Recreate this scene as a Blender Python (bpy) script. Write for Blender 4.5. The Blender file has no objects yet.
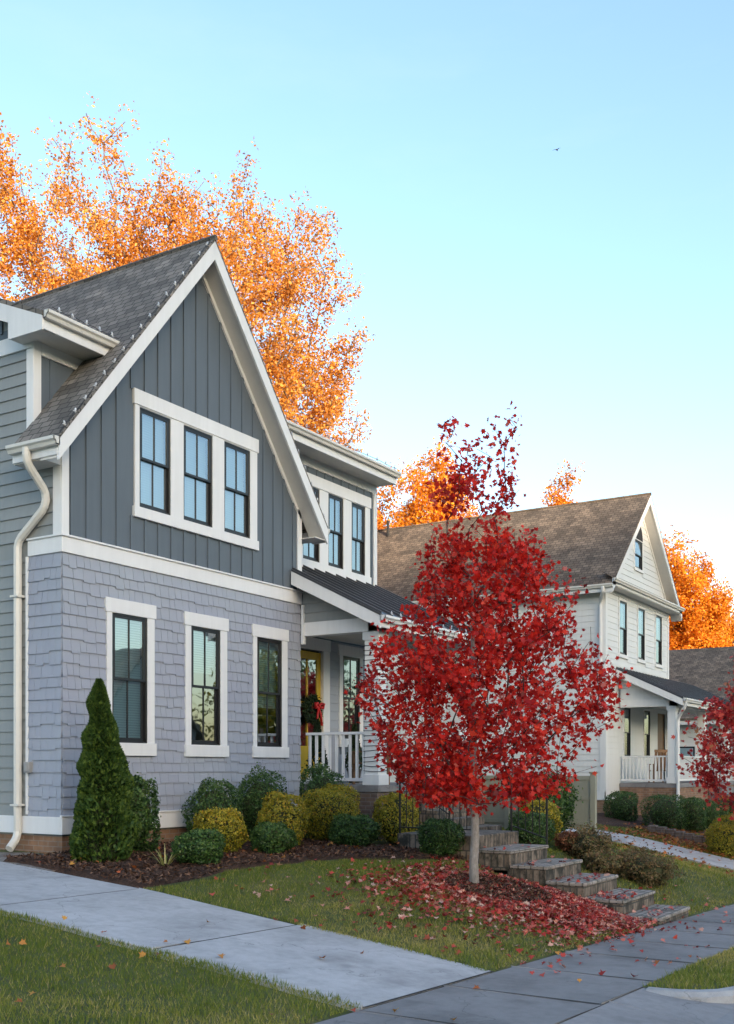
import bpy, math, random
import numpy as np
from mathutils import Vector, Matrix
random.seed(7)
rng = np.random.default_rng(11)
scn = bpy.context.scene
COL = scn.collection
R = math.radians
ORG = {}

# ------------------------------------------------------------------ mesh helper
class MB:
    def __init__(s):
        s.v = []; s.f = []; s.mi = []; s.cur = 0
    def quad(s, *p):
        n = len(s.v); s.v += [tuple(q) for q in p]; s.f.append(tuple(range(n, n+len(p)))); s.mi.append(s.cur)
    poly = quad
    def box8(s, c):
        n = len(s.v); s.v += [tuple(q) for q in c]
        for f in ((0,3,2,1),(4,5,6,7),(0,1,5,4),(1,2,6,5),(2,3,7,6),(3,0,4,7)):
            s.f.append(tuple(n+i for i in f)); s.mi.append(s.cur)
    def box(s, x0,x1,y0,y1,z0,z1):
        s.box8([(x0,y0,z0),(x1,y0,z0),(x1,y1,z0),(x0,y1,z0),(x0,y0,z1),(x1,y0,z1),(x1,y1,z1),(x0,y1,z1)])
    def mbox(s, mp, a0,a1,z0,z1,o0,o1):
        s.box8([mp(a0,z0,o1),mp(a1,z0,o1),mp(a1,z0,o0),mp(a0,z0,o0),mp(a0,z1,o1),mp(a1,z1,o1),mp(a1,z1,o0),mp(a0,z1,o0)])
    def prism(s, pts, vec):
        n = len(s.v); k = len(pts); vec = Vector(vec)
        s.v += [tuple(p) for p in pts] + [tuple(Vector(p)+vec) for p in pts]
        s.f.append(tuple(range(n, n+k))); s.f.append(tuple(range(n+2*k-1, n+k-1, -1)))
        for i in range(k):
            j = (i+1) % k
            s.f.append((n+i, n+j, n+k+j, n+k+i))
        s.mi += [s.cur]*(k+2)
    def tube(s, pts, rad, n=6, cap=True, rot=0.0):
        pts = [Vector(p) for p in pts]
        if not hasattr(rad, '__len__'): rad = [rad]*len(pts)
        base = len(s.v); up = None
        for i, p in enumerate(pts):
            d = (pts[min(i+1, len(pts)-1)] - pts[max(i-1, 0)])
            if d.length < 1e-9: d = Vector((0,0,1))
            d.normalize()
            if up is None:
                up = Vector((0,0,1)) if abs(d.z) < .9 else Vector((1,0,0))
            a = d.cross(up)
            if a.length < 1e-6: a = d.cross(Vector((0,1,0)))
            a.normalize(); b = a.cross(d).normalized(); up = b
            for k in range(n):
                t = 2*math.pi*k/n + rot
                s.v.append(tuple(p + (a*math.cos(t)+b*math.sin(t))*rad[i]))
        for i in range(len(pts)-1):
            for k in range(n):
                k2 = (k+1) % n
                s.f.append((base+i*n+k, base+i*n+k2, base+(i+1)*n+k2, base+(i+1)*n+k)); s.mi.append(s.cur)
        if cap:
            s.f.append(tuple(base+k for k in range(n))[::-1]); s.mi.append(s.cur)
            e = base+(len(pts)-1)*n
            s.f.append(tuple(e+k for k in range(n))); s.mi.append(s.cur)
    def ball(s, c, r, seg=8, rings=5, sx=1, sy=1, sz=1):
        pr = []
        for i in range(rings+1):
            t = math.pi*i/rings
            pr.append((math.sin(t)*r, -math.cos(t)*r))
        s.lathe(c, pr, seg, sx, sy, sz)
    def lathe(s, c, prof, seg=12, sx=1, sy=1, sz=1):
        b = len(s.v)
        for (r, z) in prof:
            for k in range(seg):
                t = 2*math.pi*k/seg
                s.v.append((c[0]+math.cos(t)*r*sx, c[1]+math.sin(t)*r*sy, c[2]+z*sz))
        for i in range(len(prof)-1):
            for k in range(seg):
                k2 = (k+1) % seg
                s.f.append((b+i*seg+k, b+i*seg+k2, b+(i+1)*seg+k2, b+(i+1)*seg+k)); s.mi.append(s.cur)
    def build(s, name, mat, parent=None, loc=None, smooth=False, bevel=0):
        if not isinstance(mat, (list, tuple)): mat = [mat]
        org = Vector(ORG[parent.name]) if parent else Vector(loc or (0,0,0))
        me = bpy.data.meshes.new(name)
        me.from_pydata([tuple(Vector(p)-org) for p in s.v], [], s.f)
        for m in mat: me.materials.append(m)
        me.polygons.foreach_set('material_index', s.mi)
        if smooth: me.polygons.foreach_set('use_smooth', [True]*len(s.f))
        uv = me.uv_layers.new(name='UVMap')
        buf = np.zeros(len(me.loops)*2, np.float32)
        for p in me.polygons:
            nn = p.normal
            if abs(nn.z) > .97: ax, ay = Vector((1,0,0)), Vector((0,1,0))
            else:
                ax = Vector((0,0,1)).cross(nn).normalized(); ay = nn.cross(ax)
            for li in p.loop_indices:
                co = me.vertices[me.loops[li].vertex_index].co + org
                buf[2*li] = co.dot(ax); buf[2*li+1] = co.dot(ay)
        uv.data.foreach_set('uv', buf)
        me.update()
        o = bpy.data.objects.new(name, me); COL.objects.link(o)
        if parent: o.parent = parent
        else: o.location = org
        ORG[o.name] = tuple(org)
        if bevel:
            md = o.modifiers.new('Bevel', 'BEVEL'); md.width = bevel; md.segments = 1; md.limit_method = 'ANGLE'
        return o

def thing(name, loc, label, cat, group=None):
    o = bpy.data.objects.new(name, None); COL.objects.link(o); o.location = loc
    o.empty_display_size = .2
    ORG[o.name] = tuple(loc); o['label'] = label; o['category'] = cat
    if group: o['group'] = group
    return o
def tag(o, label, cat, group=None):
    o['label'] = label; o['category'] = cat
    if group: o['group'] = group
    return o
def kind(o, k): o['kind'] = k; return o

def np_mesh(name, V, k, mat, rnd=None, parent=None, loc=(0,0,0), smooth=False):
    """V: (N*k,3) vertices, every k in a row form one face"""
    org = Vector(ORG[parent.name]) if parent else Vector(loc)
    n = len(V)//k
    me = bpy.data.meshes.new(name)
    me.vertices.add(n*k); me.vertices.foreach_set('co', (V - np.array(org)).astype(np.float32).ravel())
    me.loops.add(n*k); me.loops.foreach_set('vertex_index', np.arange(n*k, dtype=np.int32))
    me.polygons.add(n); me.polygons.foreach_set('loop_start', np.arange(0, n*k, k, dtype=np.int32))
    if rnd is not None:
        at = me.attributes.new('rnd', 'FLOAT', 'FACE'); at.data.foreach_set('value', rnd.astype(np.float32))
    me.materials.append(mat)
    if smooth: me.polygons.foreach_set('use_smooth', [True]*n)
    me.update(calc_edges=True); me.validate()
    o = bpy.data.objects.new(name, me); COL.objects.link(o)
    if parent: o.parent = parent
    else: o.location = org
    ORG[o.name] = tuple(org)
    return o

def rand_frames(n, normal=None, spread=1.0):
    """random orthonormal frames; normal biased towards `normal` (N,3)"""
    z = rng.normal(size=(n,3))
    if normal is not None: z = z*spread + normal
    z /= np.linalg.norm(z, axis=1, keepdims=True)+1e-9
    t = rng.normal(size=(n,3)); x = np.cross(t, z); x /= np.linalg.norm(x, axis=1, keepdims=True)+1e-9
    y = np.cross(z, x)
    return x, y, z
def scatter(P, size, tmpl, normal=None, spread=1.0, frames=None):
    n = len(P); x, y, z = frames if frames is not None else rand_frames(n, normal, spread)
    T = np.array(tmpl)
    V = P[:,None,:] + size[:,None,None]*(T[None,:,0:1]*x[:,None,:] + T[None,:,1:2]*y[:,None,:] + T[None,:,2:3]*z[:,None,:])
    return V.reshape(-1,3)
LEAF4 = [(0,-.5,0),(.32,0,.08),(0,.5,0),(-.32,0,.08)]
MAPLE = [(0,-.5,0),(.16,-.28,.03),(.42,-.26,.1),(.3,-.02,.06),(.5,.2,.12),(.2,.18,.04),(0,.55,-.02),(-.2,.18,.04),(-.5,.2,.12),(-.3,-.02,.06),(-.42,-.26,.1),(-.16,-.28,.03)]

# ------------------------------------------------------------------ materials
class NT:
    def __init__(s, name):
        s.m = bpy.data.materials.new(name); s.m.use_nodes = True
        s.t = s.m.node_tree; s.n = s.t.nodes; s.b = s.n['Principled BSDF']; s.out = s.n['Material Output']
    def new(s, t, **kw):
        n = s.n.new(t)
        for k, v in kw.items(): setattr(n, k, v)
        return n
    def link(s, a, b): s.t.links.new(a, b)
    def coord(s, kind='Object', scale=None):
        c = s.new('ShaderNodeTexCoord'); o = c.outputs[kind]
        if scale:
            mp = s.new('ShaderNodeMapping'); mp.inputs['Scale'].default_value = scale
            s.link(o, mp.inputs[0]); o = mp.outputs[0]
        return o
    def noise(s, co, scale, detail=4, rough=.55):
        n = s.new('ShaderNodeTexNoise'); n.inputs['Scale'].default_value = scale
        n.inputs['Detail'].default_value = detail; n.inputs['Roughness'].default_value = rough
        s.link(co, n.inputs['Vector']); return n.outputs['Fac']
    def ramp(s, fac, stops):
        r = s.new('ShaderNodeValToRGB'); e = r.color_ramp.elements
        while len(e) < len(stops): e.new(.5)
        for i, (p, c) in enumerate(stops):
            e[i].position = p; e[i].color = (*c, 1)
        s.link(fac, r.inputs[0]); return r.outputs[0]
    def mix(s, fac, a, b, mode='MIX'):
        m = s.new('ShaderNodeMix', data_type='RGBA', blend_type=mode)
        for sock, v in ((m.inputs[0], fac), (m.inputs[6], a), (m.inputs[7], b)):
            if isinstance(v, (int, float)): sock.default_value = v
            elif isinstance(v, tuple): sock.default_value = (*v, 1)
            else: s.link(v, sock)
        return m.outputs[2]
    def bump(s, h, strength=.3, dist=.01):
        b = s.new('ShaderNodeBump'); b.inputs['Strength'].default_value = strength; b.inputs['Distance'].default_value = dist
        s.link(h, b.inputs['Height']); s.link(b.outputs[0], s.b.inputs['Normal']); return b
    def col(s, c):
        if isinstance(c, tuple): s.b.inputs['Base Color'].default_value = (*c, 1)
        else: s.link(c, s.b.inputs['Base Color'])
    def rough(s, v): s.b.inputs['Roughness'].default_value = v

def sc(c, k): return tuple(x*k for x in c)
def paint(name, c, rough=.5, var=.1, grain=0, streak=True):
    m = NT(name); co = m.coord('Object')
    f = m.noise(co, 1.3, 5)
    colr = m.ramp(f, [(.3, sc(c, 1-var)), (.7, sc(c, 1+var))])
    if streak:
        st = m.noise(m.coord('Object', (7, 7, .7)), 1.6, 4)
        colr = m.mix(.5, colr, m.ramp(st, [(.35, sc(c, 1-var*1.3)), (.65, sc(c, 1+var*.6))]))
    m.col(colr); m.rough(rough)
    g = m.noise(m.coord('Object', (1, 1, 6)) if grain else co, 40, 3)
    m.bump(g, .12, .004)
    return m.m

M = {}
M['white'] = paint('white_paint', (.74,.74,.75), .45, .05)
M['white2'] = paint('white_trim_far', (.70,.70,.70), .5, .05)
M['board'] = paint('slate_board_paint', (.105,.128,.155), .5, .08)
M['lap'] = paint('gray_lap_paint', (.25,.262,.262), .5, .07)
M['lapw'] = paint('white_lap_paint', (.66,.665,.66), .5, .05)
M['black'] = paint('black_sash', (.012,.012,.014), .35, .1, streak=False)
M['yellow'] = paint('yellow_door_paint', (.62,.40,.02), .35, .05)
M['soffit'] = paint('soffit_paint', (.62,.60,.57), .55, .05)
M['gutter'] = paint('gutter_enamel', (.66,.64,.60), .35, .06)
M['iron'] = paint('black_iron', (.012,.012,.012), .4, .1, streak=False)
M['fence'] = paint('tan_fence_paint', (.29,.29,.235), .6, .1)
M['wood'] = paint('brown_wood', (.20,.10,.045), .5, .25)
M['dark'] = paint('dark_interior', (.02,.02,.022), .8, .1, streak=False)
M['pumpkin'] = paint('pumpkin_skin', (.75,.20,.02), .4, .1, streak=False)
M['greybox'] = paint('grey_enamel', (.30,.30,.30), .5, .1)
M['bulb'] = paint('frosted_bulb', (.55,.57,.62), .2, .05, streak=False)
M['wire'] = paint('light_wire', (.03,.03,.035), .6, .1, streak=False)
M['ribbon'] = paint('red_ribbon', (.55,.02,.02), .5, .2, streak=False)
M['rock'] = paint('pale_rock', (.45,.46,.48), .8, .2, streak=False)
M['pot'] = paint('dark_pot', (.05,.045,.04), .6, .2, streak=False)

def shingle_paint():   # individually painted shingles, each slightly different
    m = NT('shingle_paint'); c = (.325,.34,.405)
    a = m.new('ShaderNodeAttribute', attribute_name='rnd')
    base = m.ramp(a.outputs['Fac'], [(0, sc(c,.95)), (1, sc(c,1.04))])
    n = m.noise(m.coord('Object'), .55, 3)
    base = m.mix(.5, base, m.ramp(n, [(.3, (.29,.31,.40)), (.7, (.35,.39,.43))]))
    m.col(base); m.rough(.6)
    m.bump(m.noise(m.coord('Object', (60,60,4)), 1.0, 4), .25, .004)
    return m.m
M['shingle'] = shingle_paint()

def roof_mat(name, c1, c2, c3):
    m = NT(name); uv = m.coord('UV')
    b = m.new('ShaderNodeTexBrick'); m.link(uv, b.inputs['Vector'])
    b.inputs['Color1'].default_value = (*c1,1); b.inputs['Color2'].default_value = (*c2,1); b.inputs['Mortar'].default_value = (*sc(c3,.35),1)
    b.inputs['Scale'].default_value = 1; b.inputs['Mortar Size'].default_value = .012; b.inputs['Brick Width'].default_value = .21; b.inputs['Row Height'].default_value = .14
    b.offset = .37; b.inputs['Bias'].default_value = 0; b.inputs['Mortar Smooth'].default_value = .4
    b2 = m.new('ShaderNodeTexBrick'); m.link(uv, b2.inputs['Vector'])
    b2.inputs['Color1'].default_value = (.55,.55,.55,1); b2.inputs['Color2'].default_value = (1.25,1.22,1.18,1); b2.inputs['Mortar'].default_value = (.8,.8,.8,1)
    b2.inputs['Scale'].default_value = 1; b2.inputs['Brick Width'].default_value = .36; b2.inputs['Row Height'].default_value = .28; b2.offset = .61; b2.inputs['Mortar Size'].default_value = 0
    x = m.mix(.8, b.outputs['Color'], b2.outputs['Color'], 'MULTIPLY')
    n = m.noise(m.coord('Object'), 1.1, 5)
    x = m.mix(.6, x, m.ramp(n, [(.3,(.75,.75,.75)),(.7,(1.15,1.12,1.1))]), 'MULTIPLY')
    g = m.noise(m.coord('Object'), 160, 2)
    x = m.mix(.4, x, m.ramp(g, [(.3,(.6,.6,.6)),(.7,(1.3,1.3,1.3))]), 'MULTIPLY')
    m.col(x); m.rough(.9); m.bump(b.outputs['Fac'], -.6, .012)
    return m.m
M['roof'] = roof_mat('charcoal_roof_shingles', (.135,.125,.117), (.225,.208,.195), (.13,.125,.12))
M['roof2'] = roof_mat('brown_roof_shingles', (.12,.095,.075), (.21,.165,.13), (.12,.10,.08))
M['metal'] = paint('dark_standing_seam', (.055,.058,.068), .28, .1)

def brick_mat(name, c1, c2, mort):
    m = NT(name); uv = m.coord('UV')
    b = m.new('ShaderNodeTexBrick'); m.link(uv, b.inputs['Vector'])
    b.inputs['Color1'].default_value = (*c1,1); b.inputs['Color2'].default_value = (*c2,1); b.inputs['Mortar'].default_value = (*mort,1)
    b.inputs['Scale'].default_value = 1; b.inputs['Mortar Size'].default_value = .008; b.inputs['Brick Width'].default_value = .21; b.inputs['Row Height'].default_value = .075
    n = m.noise(m.coord('Object'), 5, 5)
    x = m.mix(.7, b.outputs['Color'], m.ramp(n, [(.3,(.6,.6,.6)),(.7,(1.25,1.2,1.15))]), 'MULTIPLY')
    m.col(x); m.rough(.85); m.bump(b.outputs['Fac'], -.5, .008)
    return m.m
M['brick'] = brick_mat('tan_brick', (.30,.17,.10), (.20,.11,.07), (.26,.20,.16))
M['brickd'] = brick_mat('weathered_brick', (.19,.125,.095), (.13,.09,.075), (.20,.17,.15))
M['paver'] = brick_mat('step_paver', (.27,.235,.215), (.17,.15,.14), (.085,.08,.075))

def step_mat():
    m = NT('mossy_step_brick'); uv = m.coord('UV')
    b = m.new('ShaderNodeTexBrick'); m.link(uv, b.inputs['Vector'])
    b.inputs['Color1'].default_value = (.28,.215,.165,1); b.inputs['Color2'].default_value = (.165,.125,.095,1); b.inputs['Mortar'].default_value = (.07,.065,.06,1)
    b.inputs['Scale'].default_value = 1; b.inputs['Mortar Size'].default_value = .012; b.inputs['Brick Width'].default_value = .11; b.inputs['Row Height'].default_value = .24
    n = m.noise(m.coord('Object', (3,3,1.6)), 1.9, 6, .7)
    x = m.mix(m.ramp(n, [(.42,(0,0,0)),(.60,(1,1,1))]), b.outputs['Color'], (.028,.026,.020))
    m.col(x); m.rough(.8); m.bump(b.outputs['Fac'], -.4, .008)
    return m.m
M['step'] = step_mat()
def tread_mat():
    m = NT('worn_tread_brick'); uv = m.coord('UV')
    b = m.new('ShaderNodeTexBrick'); m.link(uv, b.inputs['Vector'])
    b.inputs['Color1'].default_value = (.36,.32,.29,1); b.inputs['Color2'].default_value = (.25,.215,.195,1); b.inputs['Mortar'].default_value = (.10,.095,.08,1)
    b.inputs['Scale'].default_value = 1; b.inputs['Mortar Size'].default_value = .012; b.inputs['Brick Width'].default_value = .21; b.inputs['Row Height'].default_value = .105
    n = m.noise(m.coord('Object'), 3.5, 6, .7)
    x = m.mix(m.ramp(n, [(.48,(0,0,0)),(.66,(.85,.85,.85))]), b.outputs['Color'], (.05,.05,.035))
    m.col(x); m.rough(.8); m.bump(b.outputs['Fac'], -.5, .008)
    return m.m
M['tread'] = tread_mat()

def glass():
    m = NT('window_glass'); m.n.remove(m.b)
    g = m.new('ShaderNodeBsdfGlossy'); g.inputs['Roughness'].default_value = .015; g.inputs['Color'].default_value = (.86,.93,.97,1)
    t = m.new('ShaderNodeBsdfTransparent'); t.inputs['Color'].default_value = (.62,.78,.80,1)
    n = m.noise(m.coord('Object'), 2.2, 2)
    b = m.new('ShaderNodeBump'); b.inputs['Strength'].default_value = .05; b.inputs['Distance'].default_value = .02
    m.link(n, b.inputs['Height']); m.link(b.outputs[0], g.inputs['Normal'])
    lw = m.new('ShaderNodeLayerWeight'); lw.inputs['Blend'].default_value = .35
    mx = m.new('ShaderNodeMixShader'); ma = m.new('ShaderNodeMath', operation='MULTIPLY_ADD')
    m.link(lw.outputs['Fresnel'], ma.inputs[0]); ma.inputs[1].default_value = .7; ma.inputs[2].default_value = .36
    m.link(ma.outputs[0], mx.inputs[0]); m.link(t.outputs[0], mx.inputs[1]); m.link(g.outputs[0], mx.inputs[2])
    m.link(mx.outputs[0], m.out.inputs['Surface'])
    return m.m
M['glass'] = glass()

def blind_mat(name, c, lo=.6):
    m = NT(name)
    w = m.new('ShaderNodeTexWave', bands_direction='Z'); m.link(m.coord('Object'), w.inputs['Vector'])
    w.inputs['Scale'].default_value = 8; w.inputs['Distortion'].default_value = 0
    m.col(m.ramp(w.outputs['Fac'], [(0, sc(c,lo)), (.5, c)])); m.rough(.6); m.bump(w.outputs['Fac'], .25, .008)
    return m.m
M['blind'] = blind_mat('slatted_blind', (.44,.55,.57))
M['shade'] = blind_mat('pale_shade', (.66,.70,.77), .92)

def leaf_mat(name, stops, trans=.35, rough=.5, var=True):
    m = NT(name)
    a = m.new('ShaderNodeAttribute', attribute_name='rnd')
    c = m.ramp(a.outputs['Fac'], stops)
    m.col(c); m.rough(rough); m.b.inputs['Specular IOR Level'].default_value = .35
    t = m.new('ShaderNodeBsdfTranslucent'); m.link(c, t.inputs['Color'])
    mx = m.new('ShaderNodeMixShader'); mx.inputs[0].default_value = trans
    m.link(m.b.outputs[0], mx.inputs[1]); m.link(t.outputs[0], mx.inputs[2]); m.link(mx.outputs[0], m.out.inputs['Surface'])
    return m.m
M['maple'] = leaf_mat('red_maple_leaf', [(0,(.20,.010,.010)),(.3,(.50,.016,.014)),(.7,(.78,.036,.022)),(.93,(.82,.08,.035)),(1,(.70,.20,.16))], .45, .5)
M['maple2'] = leaf_mat('pinkish_maple_leaf', [(0,(.22,.014,.018)),(.5,(.58,.04,.04)),(.85,(.66,.12,.09)),(1,(.55,.25,.12))], .35)
M['orange'] = leaf_mat('orange_oak_leaf', [(0,(.30,.10,.02)),(.4,(.64,.25,.04)),(.8,(.78,.36,.06)),(1,(.80,.48,.14))], .4)
M['amber'] = leaf_mat('amber_leaf', [(0,(.42,.13,.01)),(.5,(.80,.27,.015)),(1,(.85,.42,.04))], .4)
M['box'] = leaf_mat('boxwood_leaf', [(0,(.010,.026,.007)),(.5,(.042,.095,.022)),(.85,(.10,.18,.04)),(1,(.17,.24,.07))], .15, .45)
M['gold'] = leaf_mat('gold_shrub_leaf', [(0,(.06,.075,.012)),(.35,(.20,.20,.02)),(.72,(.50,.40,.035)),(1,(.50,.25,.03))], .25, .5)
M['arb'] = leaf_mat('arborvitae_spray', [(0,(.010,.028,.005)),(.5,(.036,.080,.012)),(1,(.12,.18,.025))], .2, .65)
M['rust'] = leaf_mat('russet_shrub_leaf', [(0,(.05,.05,.02)),(.45,(.15,.12,.05)),(.7,(.24,.13,.065)),(1,(.12,.19,.05))], .2, .6)
M['rusto'] = leaf_mat('rust_orange_leaf', [(0,(.10,.04,.02)),(.6,(.26,.10,.05)),(1,(.34,.18,.10))], .2, .6)
M['grass'] = leaf_mat('grass_blade', [(0,(.045,.085,.012)),(.4,(.15,.195,.025)),(.66,(.34,.30,.065)),(1,(.50,.39,.18))], .3, .6)
M['litter'] = leaf_mat('fallen_leaf', [(0,(.17,.03,.022)),(.35,(.42,.035,.028)),(.6,(.54,.085,.06)),(.82,(.58,.25,.19)),(1,(.60,.42,.33))], .1, .6)
M['litterb'] = leaf_mat('dry_fallen_leaf', [(0,(.20,.06,.02)),(.5,(.42,.12,.03)),(.8,(.55,.28,.05)),(1,(.40,.03,.03))], .1, .6)
M['chip'] = leaf_mat('mulch_chip', [(0,(.025,.013,.009)),(.6,(.09,.042,.025)),(1,(.20,.11,.07))], 0, .8)
M['strap'] = leaf_mat('strap_leaf', [(0,(.10,.14,.03)),(.5,(.16,.22,.05)),(1,(.45,.36,.15))], .2, .5)
M['dgreen'] = leaf_mat('evergreen_leaf', [(0,(.010,.022,.010)),(1,(.04,.07,.025))], .1, .6)

def bark(name, c1, c2, sz=(9,9,2)):
    m = NT(name)
    n = m.noise(m.coord('Object', sz), 2.5, 6, .65)
    m.col(m.ramp(n, [(.3,c1),(.7,c2)])); m.rough(.9); m.bump(n, .6, .01); return m.m
M['bark'] = bark('gray_brown_bark', (.07,.055,.045), (.18,.15,.13))
M['barkp'] = bark('pale_smooth_bark', (.19,.165,.145), (.36,.33,.31), (12,12,5))
M['barko'] = bark('oak_limb_bark', (.12,.085,.06), (.27,.21,.16))
M['barkm'] = bark('maple_twig_bark', (.05,.03,.028), (.12,.08,.07))

def ground_mat():
    m = NT('lawn_soil'); co = m.coord('Object')
    n1 = m.noise(co, .9, 5); n2 = m.noise(co, 22, 4); n3 = m.noise(co, 90, 2)
    c = m.ramp(n1, [(.3,(.045,.075,.016)),(.55,(.085,.11,.026)),(.75,(.16,.15,.05))])
    c = m.mix(m.ramp(n2, [(.45,(0,0,0)),(.7,(.8,.8,.8))]), c, (.06,.05,.022))
    m.col(c); m.rough(.95); m.bump(n3, .8, .03); return m.m
M['lawn'] = ground_mat()
def concrete(name, c, scale=1.0):
    m = NT(name); co = m.coord('Object')
    n1 = m.noise(co, .8*scale, 6, .6); n2 = m.noise(co, 9, 5, .6); n3 = m.noise(co, 180, 2)
    x = m.ramp(n1, [(.28, sc(c,.66)), (.5, c), (.72, sc(c,1.16))])
    x = m.mix(.5, x, m.ramp(n2, [(.3, (.75,.75,.76)), (.6, (1.08,1.08,1.08))]), 'MULTIPLY')
    x = m.mix(.3, x, m.ramp(n3, [(.3,(.6,.6,.6)),(.7,(1.3,1.3,1.3))]), 'MULTIPLY')
    st = m.noise(co, 2.3, 3)
    x = m.mix(m.ramp(st, [(.57,(0,0,0)),(.72,(.5,.5,.5))]), x, sc(c,.5))
    vo = m.new('ShaderNodeTexVoronoi', feature='DISTANCE_TO_EDGE'); vo.inputs['Scale'].default_value = .42
    wv = m.new('ShaderNodeVectorMath', operation='ADD'); nz = m.new('ShaderNodeTexNoise'); nz.inputs['Scale'].default_value = 2.2; nz.inputs['Detail'].default_value = 5
    m.link(co, nz.inputs['Vector']); m.link(co, wv.inputs[0]); m.link(nz.outputs['Color'], wv.inputs[1]); m.link(wv.outputs[0], vo.inputs['Vector'])
    x = m.mix(m.ramp(vo.outputs['Distance'], [(0,(.55,.55,.55)),(.0045,(0,0,0))]), x, sc(c,.25))
    sp = m.noise(co, 38, 3, .7); x = m.mix(m.ramp(sp, [(.66,(0,0,0)),(.74,(.45,.45,.45))]), x, sc(c,.45))
    m.col(x); m.rough(.8); m.bump(n3, .25, .004); return m.m
M['drive'] = concrete('driveway_concrete', (.43,.425,.435))
M['walk'] = concrete('sidewalk_concrete', (.215,.205,.205))
M['apron'] = concrete('apron_concrete', (.27,.26,.265))
M['kerb'] = concrete('kerb_concrete', (.38,.375,.38))
M['asphalt'] = concrete('asphalt', (.055,.055,.06))
M['joint'] = concrete('joint_dirt', (.022,.021,.02))
def mulch_mat():
    m = NT('bark_mulch'); co = m.coord('Object')
    n = m.noise(co, 28, 5, .7); n2 = m.noise(co, 2, 3)
    c = m.ramp(n, [(.3,(.02,.011,.008)),(.55,(.075,.036,.022)),(.75,(.15,.08,.05))])
    c = m.mix(.5, c, m.ramp(n2, [(.3,(.7,.7,.7)),(.7,(1.2,1.1,1.0))]), 'MULTIPLY')
    m.col(c); m.rough(.95); m.bump(n, 1, .03); return m.m
M['mulch'] = mulch_mat()
def shade_hill_mat():
    m = NT('shade_hill_ground'); n = m.noise(m.coord('Object'), .5, 6, .7)
    m.col(m.ramp(n, [(.3,(.02,.03,.012)),(.55,(.06,.05,.02)),(.75,(.16,.08,.02))])); m.rough(.95); m.bump(n, 1, .6); return m.m
M['shade_hill'] = shade_hill_mat()

# ------------------------------------------------------------------ terrain
def lerp(a, b, t): return a+(b-a)*t
def sstep(x, a, b):
    t = np.clip((x-a)/(b-a), 0, 1); return t*t*(3-2*t)
def zs(s): return -.04*(np.clip(s, -25, 45)+1.18)
QT = [-7.36,-6.4,-5.5,-4.5,-3.0,-1.2,0,14]
QL = [0,.36,.58,.76,.90,.96,1,1.25]
QD = [0,.17,.30,.45,.68,.87,1,1.25]
def zg(s, t):
    s = np.asarray(s, float); t = np.asarray(t, float)
    h = .78-.22*sstep(s, 10, 20)-1.0*sstep(s, 30, 60)
    wl = sstep(s, -1.15, .9)*(1-sstep(s, 9.5, 14.5))
    q = lerp(np.interp(t, QT, QD), np.interp(t, QT, QL), wl)
    dip = .13*sstep(s, 3.1, 4.6)*(1-sstep(s, 9, 12))*sstep(t, -7.36, -6.9)*(1-sstep(t, -4.9, -4.3))
    return lerp(zs(s), h, q)-dip
def zs_(s): return float(zs(s))
def zg_(s, t): return float(zg(s, t))

def axis(parts):
    return np.unique(np.concatenate(parts).round(4))
S_ = axis([np.arange(-12, 28, .25), np.arange(28, 60, 2), np.linspace(60, 900, 12), np.linspace(-700, -20, 12), np.arange(-20, -12, 1.0)])
T_ = axis([np.array([-9.71,-9.70]), np.arange(-9.5, 3, .2), np.array([-7.36]), np.arange(3, 30, 2), np.linspace(30, 900, 12), np.linspace(-500, -40, 10), np.arange(-40, -10, 2.0)])
GS, GT = np.meshgrid(S_, T_, indexing='ij')
GZ = zg(GS, GT)
GZ = np.where(GT < -7.3, GZ-.05, GZ)
GZ = np.where(GT < -8.8, GZ-.30, GZ)
# keep the lawn under the driveways
def bump_lawn(z, s, t):
    return z + .015*np.sin(s*2.1+t*1.3)*np.sin(t*1.7-s*.6)*((t>-7.2)&(t<2))
GZ = bump_lawn(GZ, GS, GT)
indrive = ((GS > -3.75) & (GS < -1.0) & (GT > -8) & (GT < 14))
GZ = np.where(indrive, GZ-.05, GZ)
nS, nT = len(S_), len(T_)
mb = MB(); mb.v = list(zip(GS.ravel(), GT.ravel(), GZ.ravel()))
mb.f = [(i*nT+j, (i+1)*nT+j, (i+1)*nT+j+1, i*nT+j+1) for i in range(nS-1) for j in range(nT-1)]
mb.mi = [0]*len(mb.f)
kind(mb.build('lawn_ground', M['lawn'], smooth=True), 'structure')

def slab(pts_fn, s_cuts, t_cuts, th):
    """grid slab following a height function"""
    mb = MB(); a = len(s_cuts); b = len(t_cuts)
    for (dz) in (0, -th):
        for s in s_cuts:
            for t in t_cuts: mb.v.append((s, t, pts_fn(s, t)+dz))
    n = a*b
    for i in range(a-1):
        for j in range(b-1):
            mb.f.append((i*b+j, (i+1)*b+j, (i+1)*b+j+1, i*b+j+1))
    for i in range(a-1):
        for j in (0, b-1):
            mb.f.append((i*b+j, (i+1)*b+j, n+(i+1)*b+j, n+i*b+j))
    for j in range(b-1):
        for i in (0, a-1):
            mb.f.append((i*b+j, i*b+j+1, n+i*b+j+1, n+i*b+j))
    mb.mi = [0]*len(mb.f); return mb

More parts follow.
